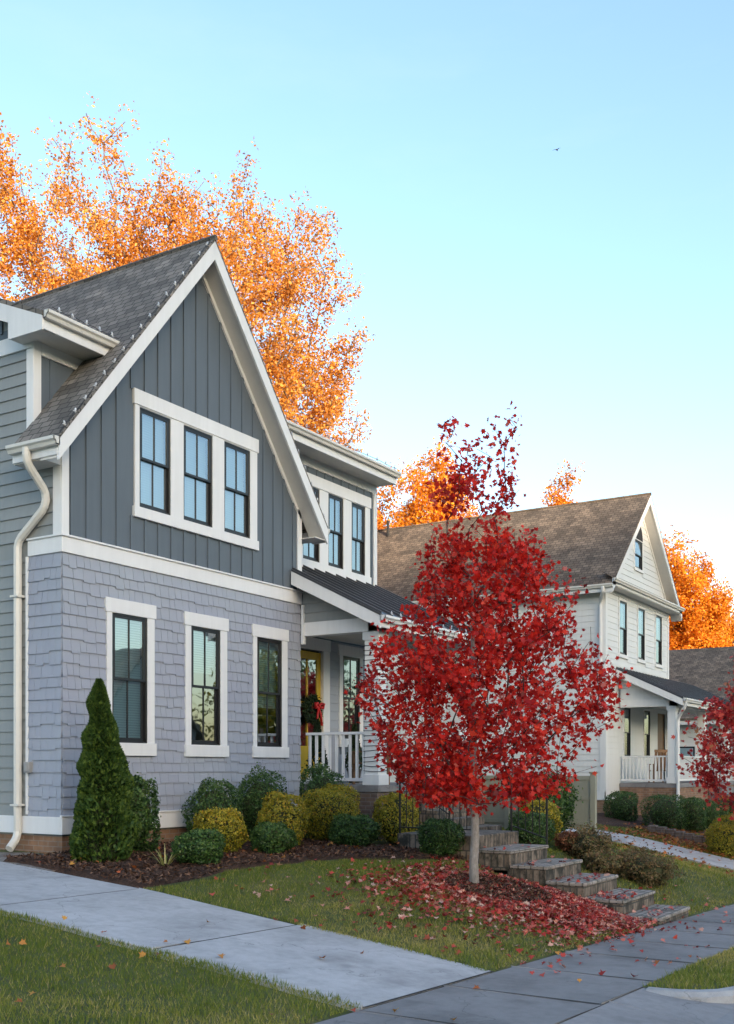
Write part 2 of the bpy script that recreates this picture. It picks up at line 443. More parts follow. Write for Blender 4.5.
# sidewalk: separate slabs with dark joints between them
sw = MB()
def merge(dst, src):
    n = len(dst.v); dst.v += src.v; dst.f += [tuple(n+i for i in f) for f in src.f]; dst.mi += src.mi
s0 = -12.73
while s0 < 60:
    dz = random.uniform(-.002, .002)
    merge(sw, slab(lambda s, t: zs_(s)+dz, [s0+.024, s0+1.496], [-8.86, -7.37], .14)); s0 += 1.52
kind(sw.build('sidewalk', M['walk'], bevel=.012), 'structure')
jb = MB()
for a, b in zip(np.arange(-13, 60, 2.0), np.arange(-11, 62, 2.0)):
    jb.quad((a,-8.868,zs_(a)-.0055),(b,-8.868,zs_(b)-.0055),(b,-7.362,zs_(b)-.0055),(a,-7.362,zs_(a)-.0055))
s0 = -12.73
while s0 < 60:   # dirt packed in the tooled joints
    a, b = s0-.017-random.uniform(0,.006), s0+.017+random.uniform(0,.006)
    jb.quad((a,-8.85,zs_(a)+.0045),(b,-8.85,zs_(b)+.0045),(b,-7.38,zs_(b)+.0045),(a,-7.38,zs_(a)+.0045)); s0 += 1.52
jb.quad((-3.5,-7.378,zs_(-3.5)+.0065),(-1.05,-7.378,zs_(-1.05)+.0065),(-1.05,-7.345,zs_(-1.05)+.0085),(-3.5,-7.345,zs_(-3.5)+.0085))
kind(jb.build('sidewalk_base', M['joint']), 'structure')

# driveway of the grey house (three slabs between control joints), wider pad at the top
def zdr(s, t): return float(lerp(zs(s), .78, np.interp(t, QT, QD)))+.004
dv = MB()
cuts = [-7.352, -4.98, -2.62, .4, 14]
for i in range(4):
    a, b = cuts[i], cuts[i+1]
    sl = -3.42 if i < 2 else -6.2
    tt = [a+.011] + [x for x in np.linspace(a, b, 7)[1:-1]] + [b-.011]
    ss = list(np.linspace(sl, -1.15, 4))
    if i == 0: ss = [-3.5, -3.42, -2.3, -1.15, -1.05]
    merge(dv, slab(zdr, ss, tt, .12))
kind(dv.build('driveway', M['drive'], bevel=.01), 'structure')
jb = MB()
for a, b in zip(np.linspace(-7.34, 13.9, 30)[:-1], np.linspace(-7.34, 13.9, 30)[1:]):
    jb.quad((-3.40,a,zdr(-3.4,a)-.003),(-1.17,a,zdr(-1.17,a)-.003),(-1.17,b,zdr(-1.17,b)-.003),(-3.40,b,zdr(-3.4,b)-.003))
kind(jb.build('driveway_base', M['joint']), 'structure')
# apron from the sidewalk to the street
ap = MB()
for a, b in ((-5.2,-3.3),(-3.288,-1.9),(-1.888,-.11)):
    merge(ap, slab(lambda s, t: zs_(s)-.11*float(np.interp(t, [-9.7,-8.87],[1,0])), [a, b], [-10.4,-9.72,-9.7,-9.3,-8.875], .15))
kind(ap.build('driveway_apron', M['apron'], bevel=.008), 'structure')
# kerb, street gutter and street
kp = [(-.98,-8.93),(-.97,-9.05),(-.93,-9.2),(-.84,-9.36),(-.68,-9.49),(-.45,-9.57),(-.2,-9.6)] + [(x,-9.6) for x in np.arange(.4, 60, 1.0)]
kb = MB()
for side in (0,):
    pr = []
    for i, (s, t) in enumerate(kp):
        a = Vector(kp[max(i-1,0)]); b = Vector(kp[min(i+1,len(kp)-1)]); d = (b-a).normalized(); nrm = Vector((d.y, -d.x))
        h = min(1, i/5.0); z = zs_(s)
        pr.append([(s, t, z+.012), (s+nrm.x*.10, t+nrm.y*.10, z+.010), (s+nrm.x*.15, t+nrm.y*.15, z-.03), (s+nrm.x*.17, t+nrm.y*.17, z-.03-.17*h-.05), (s, t, z-.25)])
    b0 = len(kb.v)
    for p in pr: kb.v += p
    for i in range(len(pr)-1):
        for k in range(5):
            kb.f.append((b0+i*5+k, b0+i*5+(k+1)%5, b0+(i+1)*5+(k+1)%5, b0+(i+1)*5+k)); kb.mi.append(0)
    kb.f.append((b0,b0+1,b0+2,b0+3,b0+4)); kb.mi.append(0)
kind(kb.build('kerb', M['kerb'], smooth=False), 'structure')
vg = MB(); inner = [(s+.0, t) for s, t in kp]
for i in range(len(kp)-1):
    (a, ta), (b, tb) = kp[i], kp[i+1]
    vg.quad((a,ta,zs_(a)+.0),(b,tb,zs_(b)+.0),(b,-8.87,zs_(b)+.004),(a,-8.87,zs_(a)+.004))
kind(vg.build('grass_verge', M['lawn']), 'structure')
gt = slab(lambda s, t: zs_(s)-.17+.02*float(np.interp(t,[-10.4,-9.72],[0,1])), list(np.arange(-.10, 60, 4.0)), [-10.3,-9.74], .1)
kind(gt.build('street_gutter', M['apron']), 'structure')
st = MB()
ss = list(np.arange(-60, 120, 6.0))
for a, b in zip(ss[:-1], ss[1:]):
    st.quad((a,-18,zs_(a)-.19),(b,-18,zs_(b)-.19),(b,-10.31,zs_(b)-.16),(a,-10.31,zs_(a)-.16))
kind(st.build('street', M['asphalt']), 'structure')

# mulch beds, as sheets slightly above the lawn
def bed(name, edge, nx=40):
    """edge: list of (s, t_front, t_back)"""
    E_ = np.array(edge); ss = np.linspace(E_[0,0], E_[-1,0], nx); mb = MB(); m_ = 14
    for si, s in enumerate(ss):
        f = np.interp(s, E_[:,0], E_[:,1]) + .06*math.sin(s*3.1)+.04*math.sin(s*7.7); b = np.interp(s, E_[:,0], E_[:,2])
        for j in range(m_):
            t = lerp(f, b, j/(m_-1.0)); u = j/(m_-1.0)
            mb.v.append((s, t, zg_(s, t) + (-.03 if j == 0 else -.02 if si == 0 else .05+.02*math.sin(s*5+t*7))))
    for i in range(nx-1):
        for j in range(m_-1):
            mb.f.append((i*m_+j, (i+1)*m_+j, (i+1)*m_+j+1, i*m_+j+1)); mb.mi.append(0)
    return kind(mb.build(name, M['mulch'], smooth=True), 'structure')
BED1 = [(-1.12,-2.62,-.05),(-.6,-2.85,0),(.4,-2.95,0),(1.8,-3.05,0),(3.0,-3.35,0),(4.0,-3.9,0),(4.58,-4.5,0)]
bed('mulch_bed', BED1)
bed('mulch_bed', [(6.2,-4.4,-2.9),(7.6,-3.6,-1.7),(9.5,-2.9,-.5),(10.4,-2.2,1)], 24)
bed('mulch_bed', [(19.5,-1.2,.4),(21,-2.6,.4),(23.2,-3.6,-.2),(28,-3.8,-2),(36,-3.8,-2)], 24)
# ring of mulch under the maple
TREE = (2.42, -5.45)
mb = MB(); n = 28
for k in range(n):
    a = 2*math.pi*k/n; r = 1+.12*math.sin(3*a+1)
    for q, dz in ((.86*r,-.02),(.7*r,.03),(.4,.045),(.05,.05)):
        s, t = TREE[0]+.25+math.cos(a)*q*1.1, TREE[1]-.25+math.sin(a)*q*.85
        mb.v.append((s, t, zg_(s,t)+dz))
for k in range(n):
    for j in range(3):
        k2 = (k+1) % n; mb.f.append((k*4+j, k2*4+j, k2*4+j+1, k*4+j+1)); mb.mi.append(0)
mb.f.append(tuple(k*4+3 for k in range(n))); mb.mi.append(0)
kind(mb.build('mulch_ring', M['mulch'], smooth=True), 'structure')
# paved corner between driveway and house
pv = slab(lambda s, t: zdr(-1.15, t)+.006, [-1.13, -.05], [-1.05, -.3, .6, 2.4], .1)
kind(pv.build('paver_path', M['paver'], bevel=.006), 'structure')
# drive of the far house
fd = slab(lambda s, t: zg_(s,t)+.03, list(np.linspace(14.9, 17.4, 5)), list(np.linspace(-7.35, -1.2, 16)), .1)
kind(fd.build('driveway', M['drive']), 'structure')
# added ridge, out of view toward the sun, shaped to keep the street in shade
SUN_AZ = Vector((-.50,-.87)).normalized(); SUN_EL = R(9.0)
hb = MB(); perp = Vector((-SUN_AZ.y, SUN_AZ.x)); NH = 160; HH = 52.7
prof = [(0,-8),(60,24),(95,44),(120,HH),(160,46),(260,-8)]
for i in range(NH+1):
    l = lerp(-330, 330, i/NH)
    k = 1+.012*math.sin(l*.21)+.010*math.sin(l*.53+1)
    k *= min(1, (330-abs(l))/120+.02)
    for (d, z) in prof:
        p = SUN_AZ*(130+d)+perp*l
        hb.v.append((p.x, p.y, max(-9, z*k+random.uniform(-.4,.4))))
m_ = len(prof)
for i in range(NH):
    for j in range(m_-1):
        hb.f.append((i*m_+j, (i+1)*m_+j, (i+1)*m_+j+1, i*m_+j+1)); hb.mi.append(0)
kind(hb.build('shade_hill', M['shade_hill'], smooth=True), 'structure')

# ------------------------------------------------------------------ house building helpers
def fmap(T0): return lambda a, z, o=0: (a, T0-o, z)        # wall facing the street (-Y)
def smap(S0): return lambda a, z, o=0: (S0-o, a, z)        # wall facing -X
def smapR(S0): return lambda a, z, o=0: (S0+o, a, z)       # wall facing +X
def wall(mb, mp, a0, a1, zb, top, openings=(), cuts=(), o=0):
    """flat wall with rectangular openings; top(a) is the upper outline"""
    xs = sorted(set([a0, a1] + [c for c in cuts if a0 < c < a1] + [x for op in openings for x in op[:2]]))
    for x0, x1 in zip(xs[:-1], xs[1:]):
        ops = sorted([op for op in openings if op[0] < x1-1e-6 and op[1] > x0+1e-6], key=lambda q: q[2])
        z = zb
        for op in ops:
            if op[2] > z: mb.quad(mp(x0,z,o), mp(x1,z,o), mp(x1,op[2],o), mp(x0,op[2],o))
            z = op[3]
        t0, t1 = top(x0), top(x1)
        if max(t0, t1) > z+1e-4:
            mb.quad(mp(x0,z,o), mp(x1,z,o), mp(x1,max(t1,z),o), mp(x0,max(t0,z),o))
def sub_int(a0, a1, ops):
    segs = [(a0, a1)]
    for (b0, b1) in ops:
        out = []
        for (x, y) in segs:
            if b1 <= x or b0 >= y: out.append((x, y)); continue
            if b0 > x: out.append((x, b0))
            if b1 < y: out.append((b1, y))
        segs = out
    return segs
def lap(mb, mp, rngf, z0, z1, pitch, openings=(), thick=.024):
    z = z0
    while z < z1-.01:
        zt = min(z+pitch, z1)
        ops = [(o[0], o[1]) for o in openings if o[2] < zt-.02 and o[3] > z+.02]
        a0, a1 = rngf((z+zt)/2); b0, b1 = rngf(z+.001); c0, c1 = rngf(zt-.001)
        segs = sub_int(min(b0,c0), max(b1,c1), ops)
        for (x, y) in segs:
            if y-x < .02: continue
            xb, xt = (b0, c0) if x == min(b0,c0) else (x, x)
            yb, yt = (b1, c1) if y == max(b1,c1) else (y, y)
            mb.quad(mp(xb,z,thick), mp(yb,z,thick), mp(yt,zt,.004), mp(xt,zt,.004))
            mb.quad(mp(xb,z,0), mp(yb,z,0), mp(yb,z,thick), mp(xb,z,thick))
        z += pitch
def shingles(mb, mp, a0, a1, z0, z1, pitch, openings=()):
    z = z1-pitch; rows = []
    while z > z0-pitch:
        a = a0 - random.uniform(0, .1); drop = 0
        while a < a1:
            w = random.choice((.12,.15,.18,.2,.24)) ; b = min(a+w, a1)
            x = max(a, a0)
            if random.random() < .55: drop = random.choice((0,0,-.026,-.032))
            zb = max(z + drop, z0); zt = min(z+pitch+.03, z1)
            if b-x > .01 and zt > zb:
                pieces = [(x, b, zb, zt)]
                for op in openings:
                    nx = []
                    for (p, q, r_, s_) in pieces:
                        if op[1] <= p or op[0] >= q or op[3] <= r_ or op[2] >= s_: nx.append((p,q,r_,s_)); continue
                        if op[0] > p: nx.append((p, op[0], r_, s_))
                        if op[1] < q: nx.append((op[1], q, r_, s_))
                        pm, qm = max(p, op[0]), min(q, op[1])
                        if op[2] > r_: nx.append((pm, qm, r_, op[2]))
                        if op[3] < s_: nx.append((pm, qm, op[3], s_))
                    pieces = nx
                th = random.uniform(.024, .027)
                for (p, q, r_, s_) in pieces:
                    if q-p < .008 or s_-r_ < .01: continue
                    g = .0028
                    p2, q2 = p+g, q-g
                    mb.quad(mp(p2,r_,th), mp(q2,r_,th), mp(q2,s_,.003), mp(p2,s_,.003))
                    mb.quad(mp(p2,r_,0), mp(q2,r_,0), mp(q2,r_,th), mp(p2,r_,th))
                    mb.quad(mp(p2,r_,0), mp(p2,r_,th), mp(p2,s_,.003), mp(p2,s_,0))
                    mb.quad(mp(q2,r_,th), mp(q2,r_,0), mp(q2,s_,0), mp(q2,s_,.003))
            a += w
        z -= pitch
def add_rnd(o, group=1):
    n = len(o.data.polygons); at = o.data.attributes.new('rnd', 'FLOAT', 'FACE')
    at.data.foreach_set('value', np.repeat(rng.random((n+group-1)//group), group)[:n].astype(np.float32))

def sash_window(parent, mp, a0, a1, z0, z1, blind='half', casing=None, mats=('black','white'), muntin=True, head=.0, fr=.045, name='window', shade='blind'):
    """double-hung window; casing=(ca0,ca1,cz0,cz1,head_z) for its own trim boards"""
    w = MB()
    w.cur = 0
    # jamb box
    for (x0, x1, y0, y1) in ((a0-.03,a0,z0-.03,z1+.03),(a1,a1+.03,z0-.03,z1+.03),(a0,a1,z1,z1+.03),(a0,a1,z0-.03,z0)):
        w.mbox(mp, x0, x1, y0, y1, .024, -.12)
    if casing:
        w.cur = 1; c0, c1, d0, d1, hz = casing
        w.mbox(mp, c0, a0-.03, z0-.02, hz, .036, -.02); w.mbox(mp, a1+.03, c1, z0-.02, hz, .036, -.02)
        w.mbox(mp, c0-.03, c1+.03, hz, d1, .046, -.02); w.mbox(mp, c0-.02, c1+.02, d0, z0-.02, .06, -.02)
        if hz > z1+.03: w.mbox(mp, a0-.03, a1+.03, z1+.03, hz, .034, -.02)
    win = w.build(name, [M[mats[0]], M[mats[1]]], parent, bevel=.004)
    zm = (z0+z1)/2
    s = MB()
    for (b0, b1, o0, o1) in ((zm-.018, z1, .014, -.018), (z0, zm+.018, -.020, -.052)):
        s.mbox(mp, a0, a0+fr, b0, b1, o0, o1); s.mbox(mp, a1-fr, a1, b0, b1, o0, o1)
        s.mbox(mp, a0+fr, a1-fr, b1-.036, b1, o0, o1); s.mbox(mp, a0+fr, a1-fr, b0, b0+(.036 if b0 > z0 else .06), o0, o1)
        if muntin:
            am = (a0+a1)/2; s.mbox(mp, am-.011, am+.011, b0+.03, b1-.03, o0-.004, o1+.01)
    s.build('sash', M[mats[0]], win)
    g = MB()
    g.quad(mp(a0+fr,zm,-.003), mp(a1-fr,zm,-.003), mp(a1-fr,z1-.03,-.003), mp(a0+fr,z1-.03,-.003))
    g.quad(mp(a0+fr,z0+.05,-.036), mp(a1-fr,z0+.05,-.036), mp(a1-fr,zm,-.036), mp(a0+fr,zm,-.036))
    g.build('pane', M['glass'], win)
    if blind:
        b = MB(); zt = z1-.02; zb = z0 if blind in ('full','half') else lerp(z0, z1, blind)
        b.quad(mp(a0-.02,zb,-.10), mp(a1+.02,zb,-.10), mp(a1+.02,zt,-.10), mp(a0-.02,zt,-.10))
        b.build('blind', M[shade], win)
    return win

# ================================================================== GREY HOUSE
H = thing('gray_house', (0,0,.6), 'gray two-storey house with steep front gable, shingled lower wall and white trim', 'house')
F0 = fmap(0); SL = smap(0); F6 = fmap(.6)
BR, BZ, BK = 2.975, 10.9, 1.24            # bay ridge position, height, slope
def zr(s): return BZ-BK*abs(s-BR)
W = 5.95; NE = 9.72; DEP = 10.6
# foundation
f = MB(); f.box(.02, W-.02, .02, 1, .2, 1.09); f.box(.022, NE, 1.0, DEP-.02, .2, 1.09)
f.build('foundation', M['brick'], H)
# flat backing walls with openings
LW = [(1.0,1.71),(2.81,3.51),(4.6,5.3)]; LZ = (2.46,4.40)
UW = [(1.59,2.25),(2.62,3.30),(3.67,4.34)]; UZ = (6.19,7.71)
RW = [(6.88,7.42),(7.80,8.32),(8.70,9.20)]; RZ = (6.32,7.78)
DOOR = (6.62,7.58,1.78,4.46); PW = (8.36,8.98,2.70,4.42)
bw = MB()
wall(bw, F0, 0, W, 1.06, lambda a: 5.3, [(a,b,*LZ) for a,b in LW])
wall(bw, F0, 0, W, 5.3, lambda a: zr(a)-.1, [(a,b,*UZ) for a,b in UW], cuts=(BR,))
wall(bw, SL, 0, .6, 1.06, lambda a: 7.15)
wall(bw, smapR(W), 0, .6, 1.06, lambda a: 7.15)
bw.build('wall', M['board'], H)
# shingle siding, one small board at a time
sb = MB()
op = [(a-.14,b+.14,2.26,4.62) for a,b in LW]
shingles(sb, F0, 0, W, 1.335, 5.19, .178, op)
shingles(sb, SL, 0.0, .70, 1.335, 5.19, .178)
o = sb.build('shingle_siding', M['shingle'], H); add_rnd(o, 4)
# board and batten of the gable
bt = MB()
uo = [(1.43,4.60,6.0,7.98)]
for a in np.arange(.17, W, .308):
    z1 = min(zr(a-.03), zr(a+.03))-.37
    for (x, y) in sub_int(5.43, z1, [(q[2], q[3]) for q in uo if q[0]-.03 < a < q[1]+.03]):
        bt.mbox(F0, a-.024, a+.024, x, y, .022, 0)
bt.build('gable_batten', M['board'], H)
# main body behind
mb = MB()
MZ = 8.40
wall(mb, F6, W, NE, 1.06, lambda a: MZ, [(a,b,*RZ) for a,b in RW]+[DOOR, PW])
wall(mb, F6, 0, W, 6.5, lambda a: MZ)
mb.build('wall', M['board'], H)
mb = MB()
def mroof(t): return 8.62+.42*(t-.1) if t < 5.6 else 8.62+.42*5.5-.42*(t-5.6)
wall(mb, SL, .6, DEP, 1.06, lambda a: mroof(a)-.12, cuts=(5.6,))
wall(mb, smapR(NE), .6, DEP, 1.06, lambda a: mroof(a)-.12, cuts=(5.6,))
wall(mb, fmap(DEP), 0, NE, 1.06, lambda a: mroof(DEP))
mb.quad((0,.61,5.25),(NE,.61,5.25),(NE,DEP,5.25),(0,DEP,5.25)); mb.quad((0,0.01,5.25),(W,.01,5.25),(W,.6,5.25),(0,.6,5.25))
mb.build('wall', M['lap'], H)
lp = MB()
lap(lp, SL, lambda z: (.70, DEP), 1.335, 5.19, .18)
lap(lp, SL, lambda z: (.02 if z < 7.0 else .6, DEP), 5.43, 8.28, .18)
lp.build('lap_siding', M['lap'], H)
lp = MB()
lap(lp, F6, lambda z: (W, NE), 1.8, 4.72, .18, [(DOOR[0]-.24,DOOR[1]+.24,1,4.7),(PW[0]-.15,PW[1]+.15,2.48,4.66)])
o = lp.build('porch_siding', M['shingle'], H); add_rnd(o, 2)
bt = MB()
bt.mbox(F6, .296, .344, 7.4, 8.2, .022, 0); bt.build('corner_batten', M['board'], H); bt = MB()
for a in np.arange(W+.2, NE, .308):
    for (x, y) in sub_int(6.1 if a > 1 else 7.4, 8.2, [(6.06,8.04)] if 6.6 < a < 9.5 else []):
        bt.mbox(F6, a-.024, a+.024, x, y, .022, 0)
bt.mbox(F6, W, NE, 8.0, 8.2, .004, 0); bt.build('upper_batten', M['board'], H); bt = MB(); bt.mbox(SL, .75, DEP-.6, 8.54, 8.66, .004, 0)
for a in np.arange(.9, DEP-.6, .4):
    bt.mbox(SL, a-.024, a+.024, 8.62, mroof(a)-.2, .02, 0)
bt.build('upper_batten', M['board'], H)
# white trim: water table, band, corner boards, friezes
tr = MB()
tr.mbox(F0, -.03, W, 1.08, 1.335, .034, 0); tr.mbox(F0, -.045, W, 1.335, 1.36, .05, 0)
tr.mbox(SL, 0, DEP, 1.08, 1.335, .034, 0); 
tr.mbox(F0, -.03, W+.02, 5.19, 5.42, .034, 0); tr.mbox(F0, -.055, W+.03, 5.42, 5.45, .06, 0)
tr.mbox(SL, 0, .70, 5.19, 5.42, .03, 0); tr.mbox(SL, 0, .70, 5.42, 5.45, .055, 0)
tr.mbox(SL, .70, .75, 1.36, 5.19, .028, 0)
tr.mbox(F0, -.028, .11, 5.45, 7.12, .03, 0); tr.mbox(SL, 0, .16, 5.45, 7.1, .03, 0)
tr.mbox(F0, W-.11, W+.025, 5.45, 7.0, .03, 0); tr.mbox(smapR(W), 0, .14, 5.45, 7.0, .03, 0)
tr.mbox(SL, .602, .73, 7.05, 8.275, .028, 0); tr.mbox(F6, -.03, .12, 7.05, 8.40, .03, 0)
tr.mbox(F6, 0.12, W, 8.20, 8.42, .032, 0); tr.mbox(F6, W, NE, 8.20, 8.42, .032, 0)
tr.mbox(F6, NE-.12, NE+.02, 6.1, 8.20, .03, 0)
tr.mbox(SL, .6, DEP, 8.28, 8.52, .034, 0)
tr.build('white_trim', M['white'], H, bevel=.004)
# windows
for i, (a, b) in enumerate(LW):
    sash_window(H, F0, a, b, *LZ, blind=(.01, .62, .36)[i], casing=((.86,2.64,4.46)[i], (1.9,3.72,5.5)[i], 2.24, 4.65, 4.43))
def triple(wins, Z, mp, a0, a1, z0, z1, hz):
    t = MB()
    t.mbox(mp, a0-.03, a1+.03, hz, z1, .05, -.02); t.mbox(mp, a0-.03, a1+.03, z0, Z[0]-.03, .055, -.02)
    xs = [a0] + [x for w in wins for x in (w[0]-.03, w[1]+.03)] + [a1]
    for k in range(0, len(xs), 2): t.mbox(mp, xs[k], xs[k+1], Z[0]-.03, hz, .036, -.02)
    if hz > Z[1]+.03:
        for w in wins: t.mbox(mp, w[0]-.03, w[1]+.03, Z[1]+.03, hz, .034, -.02)
    t.build('window_casing', M['white'], H, bevel=.004)
    for w in wins: sash_window(H, mp, w[0], w[1], *Z, blind='full', shade='shade')
triple(UW, UZ, F0, 1.46, 4.57, 5.99, 8.0, 7.76)
triple(RW, RZ, F6, 6.66, 9.43, 6.1, 8.06, 7.82)
sash_window(H, F6, *PW[:2], PW[2], PW[3], blind=.5, casing=(8.2, 9.14, 2.5, 4.68, 4.46))
# door
d = MB(); d.cur = 0
for (a0,a1,z0,z1) in ((6.62,6.76,1.8,4.44),(7.44,7.58,1.8,4.44),(6.76,7.44,4.28,4.44),(6.76,7.44,1.8,2.5),(7.08,7.12,2.5,4.28),(6.76,7.44,3.36,3.41)):
    d.mbox(F6, a0, a1, z0, z1, -.03, -.075)
dr = d.build('door', M['yellow'], H, bevel=.004)
g = MB(); g.quad(*[F6(a,z,-.05) for a,z in ((6.76,2.5),(7.44,2.5),(7.44,4.28),(6.76,4.28))]); g.build('pane', M['glass'], dr)
g = MB(); g.tube([F6(6.69,2.72,-.03), F6(6.69,2.72,.03)], .012); g.tube([F6(6.69,2.66,.03), F6(6.69,2.9,.03)], .011); g.build('handle', M['greybox'], dr)
d = MB(); d.mbox(F6, 6.42, 6.62, 1.78, 4.48, .04, -.09); d.mbox(F6, 7.58, 7.82, 1.78, 4.48, .04, -.09); d.mbox(F6, 6.40, 7.84, 4.48, 4.72, .05, -.05); d.mbox(F6, 6.42, 7.82, 1.73, 1.79, .08, -.1)
d.build('door_casing', M['white'], H, bevel=.005)
# gable roof of the bay
def roof_part(mb, poly, th=.055):
    """poly in (s,t), z from zr(s)"""
    mb.prism([(s, t, zr(s)) for s, t in poly], (0, 0, -th))
TF = -.38; OV = .40
rf = MB()
roof_part(rf, [(-OV,TF),(0.0,TF),(0.0,.595),(-OV,.595)]); roof_part(rf, [(0,TF),(BR,TF),(BR,5.9),(0,5.9)])
roof_part(rf, [(W,TF),(W+OV,TF),(W+OV,.595),(W,.595)]); roof_part(rf, [(BR,TF),(W,TF),(W,5.9),(BR,5.9)])
rf.build('gable_roof', M['roof'], H)
rc = MB(); rc.tube([(BR,TF-.02,BZ+.0),(BR,5.6,BZ+.0)], .05, 6); rc.build('ridge_cap', M['roof'], H)
# main roof
MT = .07
def mprism(mb, ptl, s0, s1, th): 
    mb.prism([(s0, t, z) for t, z in ptl], (s1-s0, 0, 0))
mr = MB()
z0 = mroof(.1)
RK = -.30
mprism(mr, [(.08,mroof(.08)),(5.6,mroof(5.6)),(11.1,mroof(11.1)),(11.1,mroof(11.1)-MT),(5.6,mroof(5.6)-MT),(.08,mroof(.08)-MT)], RK, NE+.06, MT)
mr.build('main_roof', M['roof'], H)
# fascias and soffits
fa = MB()
V1 = .30
for sgn in (-1, 1):
    e = BR+sgn*(BR+OV) if sgn < 0 else W+OV
    e = -OV if sgn < 0 else W+OV
    ze = zr(e)-.056
    fa.prism([(e, TF, ze), (BR, TF, BZ-.056), (BR, TF, BZ-.056-V1), (e, TF, ze-V1+.02)], (0, .035, 0))
    # frieze board on the wall under the soffit
    e2 = 0 if sgn < 0 else W
    fa.prism([(e2, -.03, zr(e2)-.12), (BR, -.03, BZ-.12), (BR, -.03, BZ-.40), (e2, -.03, zr(e2)-.40)], (0, .03, 0))
    # eave fascia
    fa.box(*( (-OV, -OV+.03) if sgn < 0 else (W+OV-.03, W+OV) ), TF+.035, .59, ze-.20, ze)
# main eave fascia (left, right of the gable), rake on the left side
fa.box(RK+.031, 1.12, .085, .115, 8.36, mroof(.1)-.075); fa.box(4.85, NE+.05, .085, .115, 8.36, mroof(.1)-.075)
mprism(fa, [(.802,mroof(.802)-MT-.003),(5.6,mroof(5.6)-MT-.003),(5.6,mroof(5.6)-MT-.25),(.802,mroof(.802)-MT-.25)], RK, RK+.03, 0)
mprism(fa, [(11.1,mroof(11.1)-MT-.003),(5.6,mroof(5.6)-MT-.003),(5.6,mroof(5.6)-MT-.25),(11.1,mroof(11.1)-MT-.25)], RK, RK+.03, 0)
mprism(fa, [(.1,mroof(.1)-MT-.003),(5.6,mroof(5.6)-MT-.003),(5.6,mroof(5.6)-MT-.2),(.1,mroof(.1)-MT-.2)], NE+.025, NE+.05, 0)
mprism(fa, [(.083,mroof(.083)-MT-.003),(.083,8.345),(.80,8.345),(.80,mroof(.80)-MT-.003)], RK, RK+.03, 0)
fa.build('fascia', M['white'], H, bevel=.004)
so = MB()
for sgn in (-1, 1):
    e = -OV if sgn < 0 else W+OV
    so.prism([(e, TF+.036, zr(e)-.30), (BR, TF+.036, BZ-.30), (BR, TF+.036, BZ-.285), (e, TF+.036, zr(e)-.285)], (0, -TF-.04, 0))
    a, b = (-OV+.03, -.003) if sgn < 0 else (W+.003, W+OV-.03)
    so.box(a, b, TF+.036 if sgn > 0 else -.004, .59, zr(e)-.27, zr(e)-.25)
    if sgn < 0: so.prism([(a, -.006, zr(e)-.27), (b, -.006, zr(e)-.27), (b, -.006, zr(b)-.29), (a, -.006, zr(a)-.29)], (0, .004, 0))
so.box(-.034, 1.2, .12, .566, 8.38, 8.40); so.box(4.8, NE+.05, .12, .566, 8.38, 8.40)
so.box(RK+.03, -.036, .12, .80, 8.352, 8.372)
mprism(so, [(.75,mroof(.75)-.24),(5.6,mroof(5.6)-.24),(5.6,mroof(5.6)-.22),(.75,mroof(.75)-.22)], RK+.03, -.036, 0)
so.build('soffit', M['soffit'], H)
# gutters (K profile swept along the eave)
def gutter(parent, p0, p1, out, mat='gutter', nm='gutter'):
    p0, p1, out = Vector(p0), Vector(p1), Vector(out); up = Vector((0,0,1))
    g = MB(); pr = [(0,0),(.0,-.115),(.07,-.115),(.085,-.07),(.115,-.045),(.115,-.0),(.10,0),(.10,-.04),(.07,-.06),(.06,-.10),(.015,-.10),(.015,0)]
    g.prism([p0+out*x+up*z for x, z in pr], p1-p0)
    for p in (p0, p1):
        d = (p1-p0).normalized()*.004
        g.prism([p+out*x+up*z for x, z in pr[:6]], d if p is p0 else -d)
    return g.build(nm, M[mat], parent)
gutter(H, (-OV-.002, TF-.02, zr(-OV)-.02), (-OV-.002, .60, zr(-OV)-.02), (-1,0,0))
gutter(H, (W+OV+.002, TF+.02, zr(W+OV)-.02), (W+OV+.002, .58, zr(W+OV)-.02), (1,0,0))
gutter(H, (RK+.02, .083, 8.62), (1.15, .083, 8.62), (0,-1,0))
gutter(H, (4.82, .083, 8.62), (NE+.07, .083, 8.62), (0,-1,0))
# downspouts
def downspout(parent, pts, r=.062, mat='gutter', straps=()):
    d = MB(); P_ = [Vector(p) for p in pts]; Q = [P_[0]]
    for i in range(1, len(P_)-1):
        a = (P_[i-1]-P_[i]); b = (P_[i+1]-P_[i]); L = min(.09, a.length/2.2, b.length/2.2)
        Q += [P_[i]+a.normalized()*L, P_[i]+a.normalized()*L*.3+b.normalized()*L*.3, P_[i]+b.normalized()*L]
    Q.append(P_[-1])
    d.tube(Q, r, 8, rot=math.pi/8)
    for z, p in straps: d.box(p[0]-.075, p[0]+.07, p[1]-.085, p[1]+.085, z-.015, z+.015)
    return d.build('downspout', M[mat], parent)
downspout(H, [(-.46,.22,6.62),(-.46,.22,6.42),(-.08,.24,6.06),(-.08,.26,5.86),(-.085,.85,5.42),(-.085,.85,1.02),(-.28,.80,.86)], straps=[(4.6,(-.085,.85)),(1.5,(-.085,.85))])
downspout(H, [(W+OV+.05,.3,6.58),(W+OV+.05,.3,6.45),(W+.35,.52,6.3),(W+.32,.52,6.15)], r=.05)
ub = MB(); ub.box(-.09, -.01, .60, .72, 1.98, 2.14); ub.box(-.105, -.09, .62, .70, 2.0, 2.12); ub.build('outlet_box', M['greybox'], H, bevel=.01)
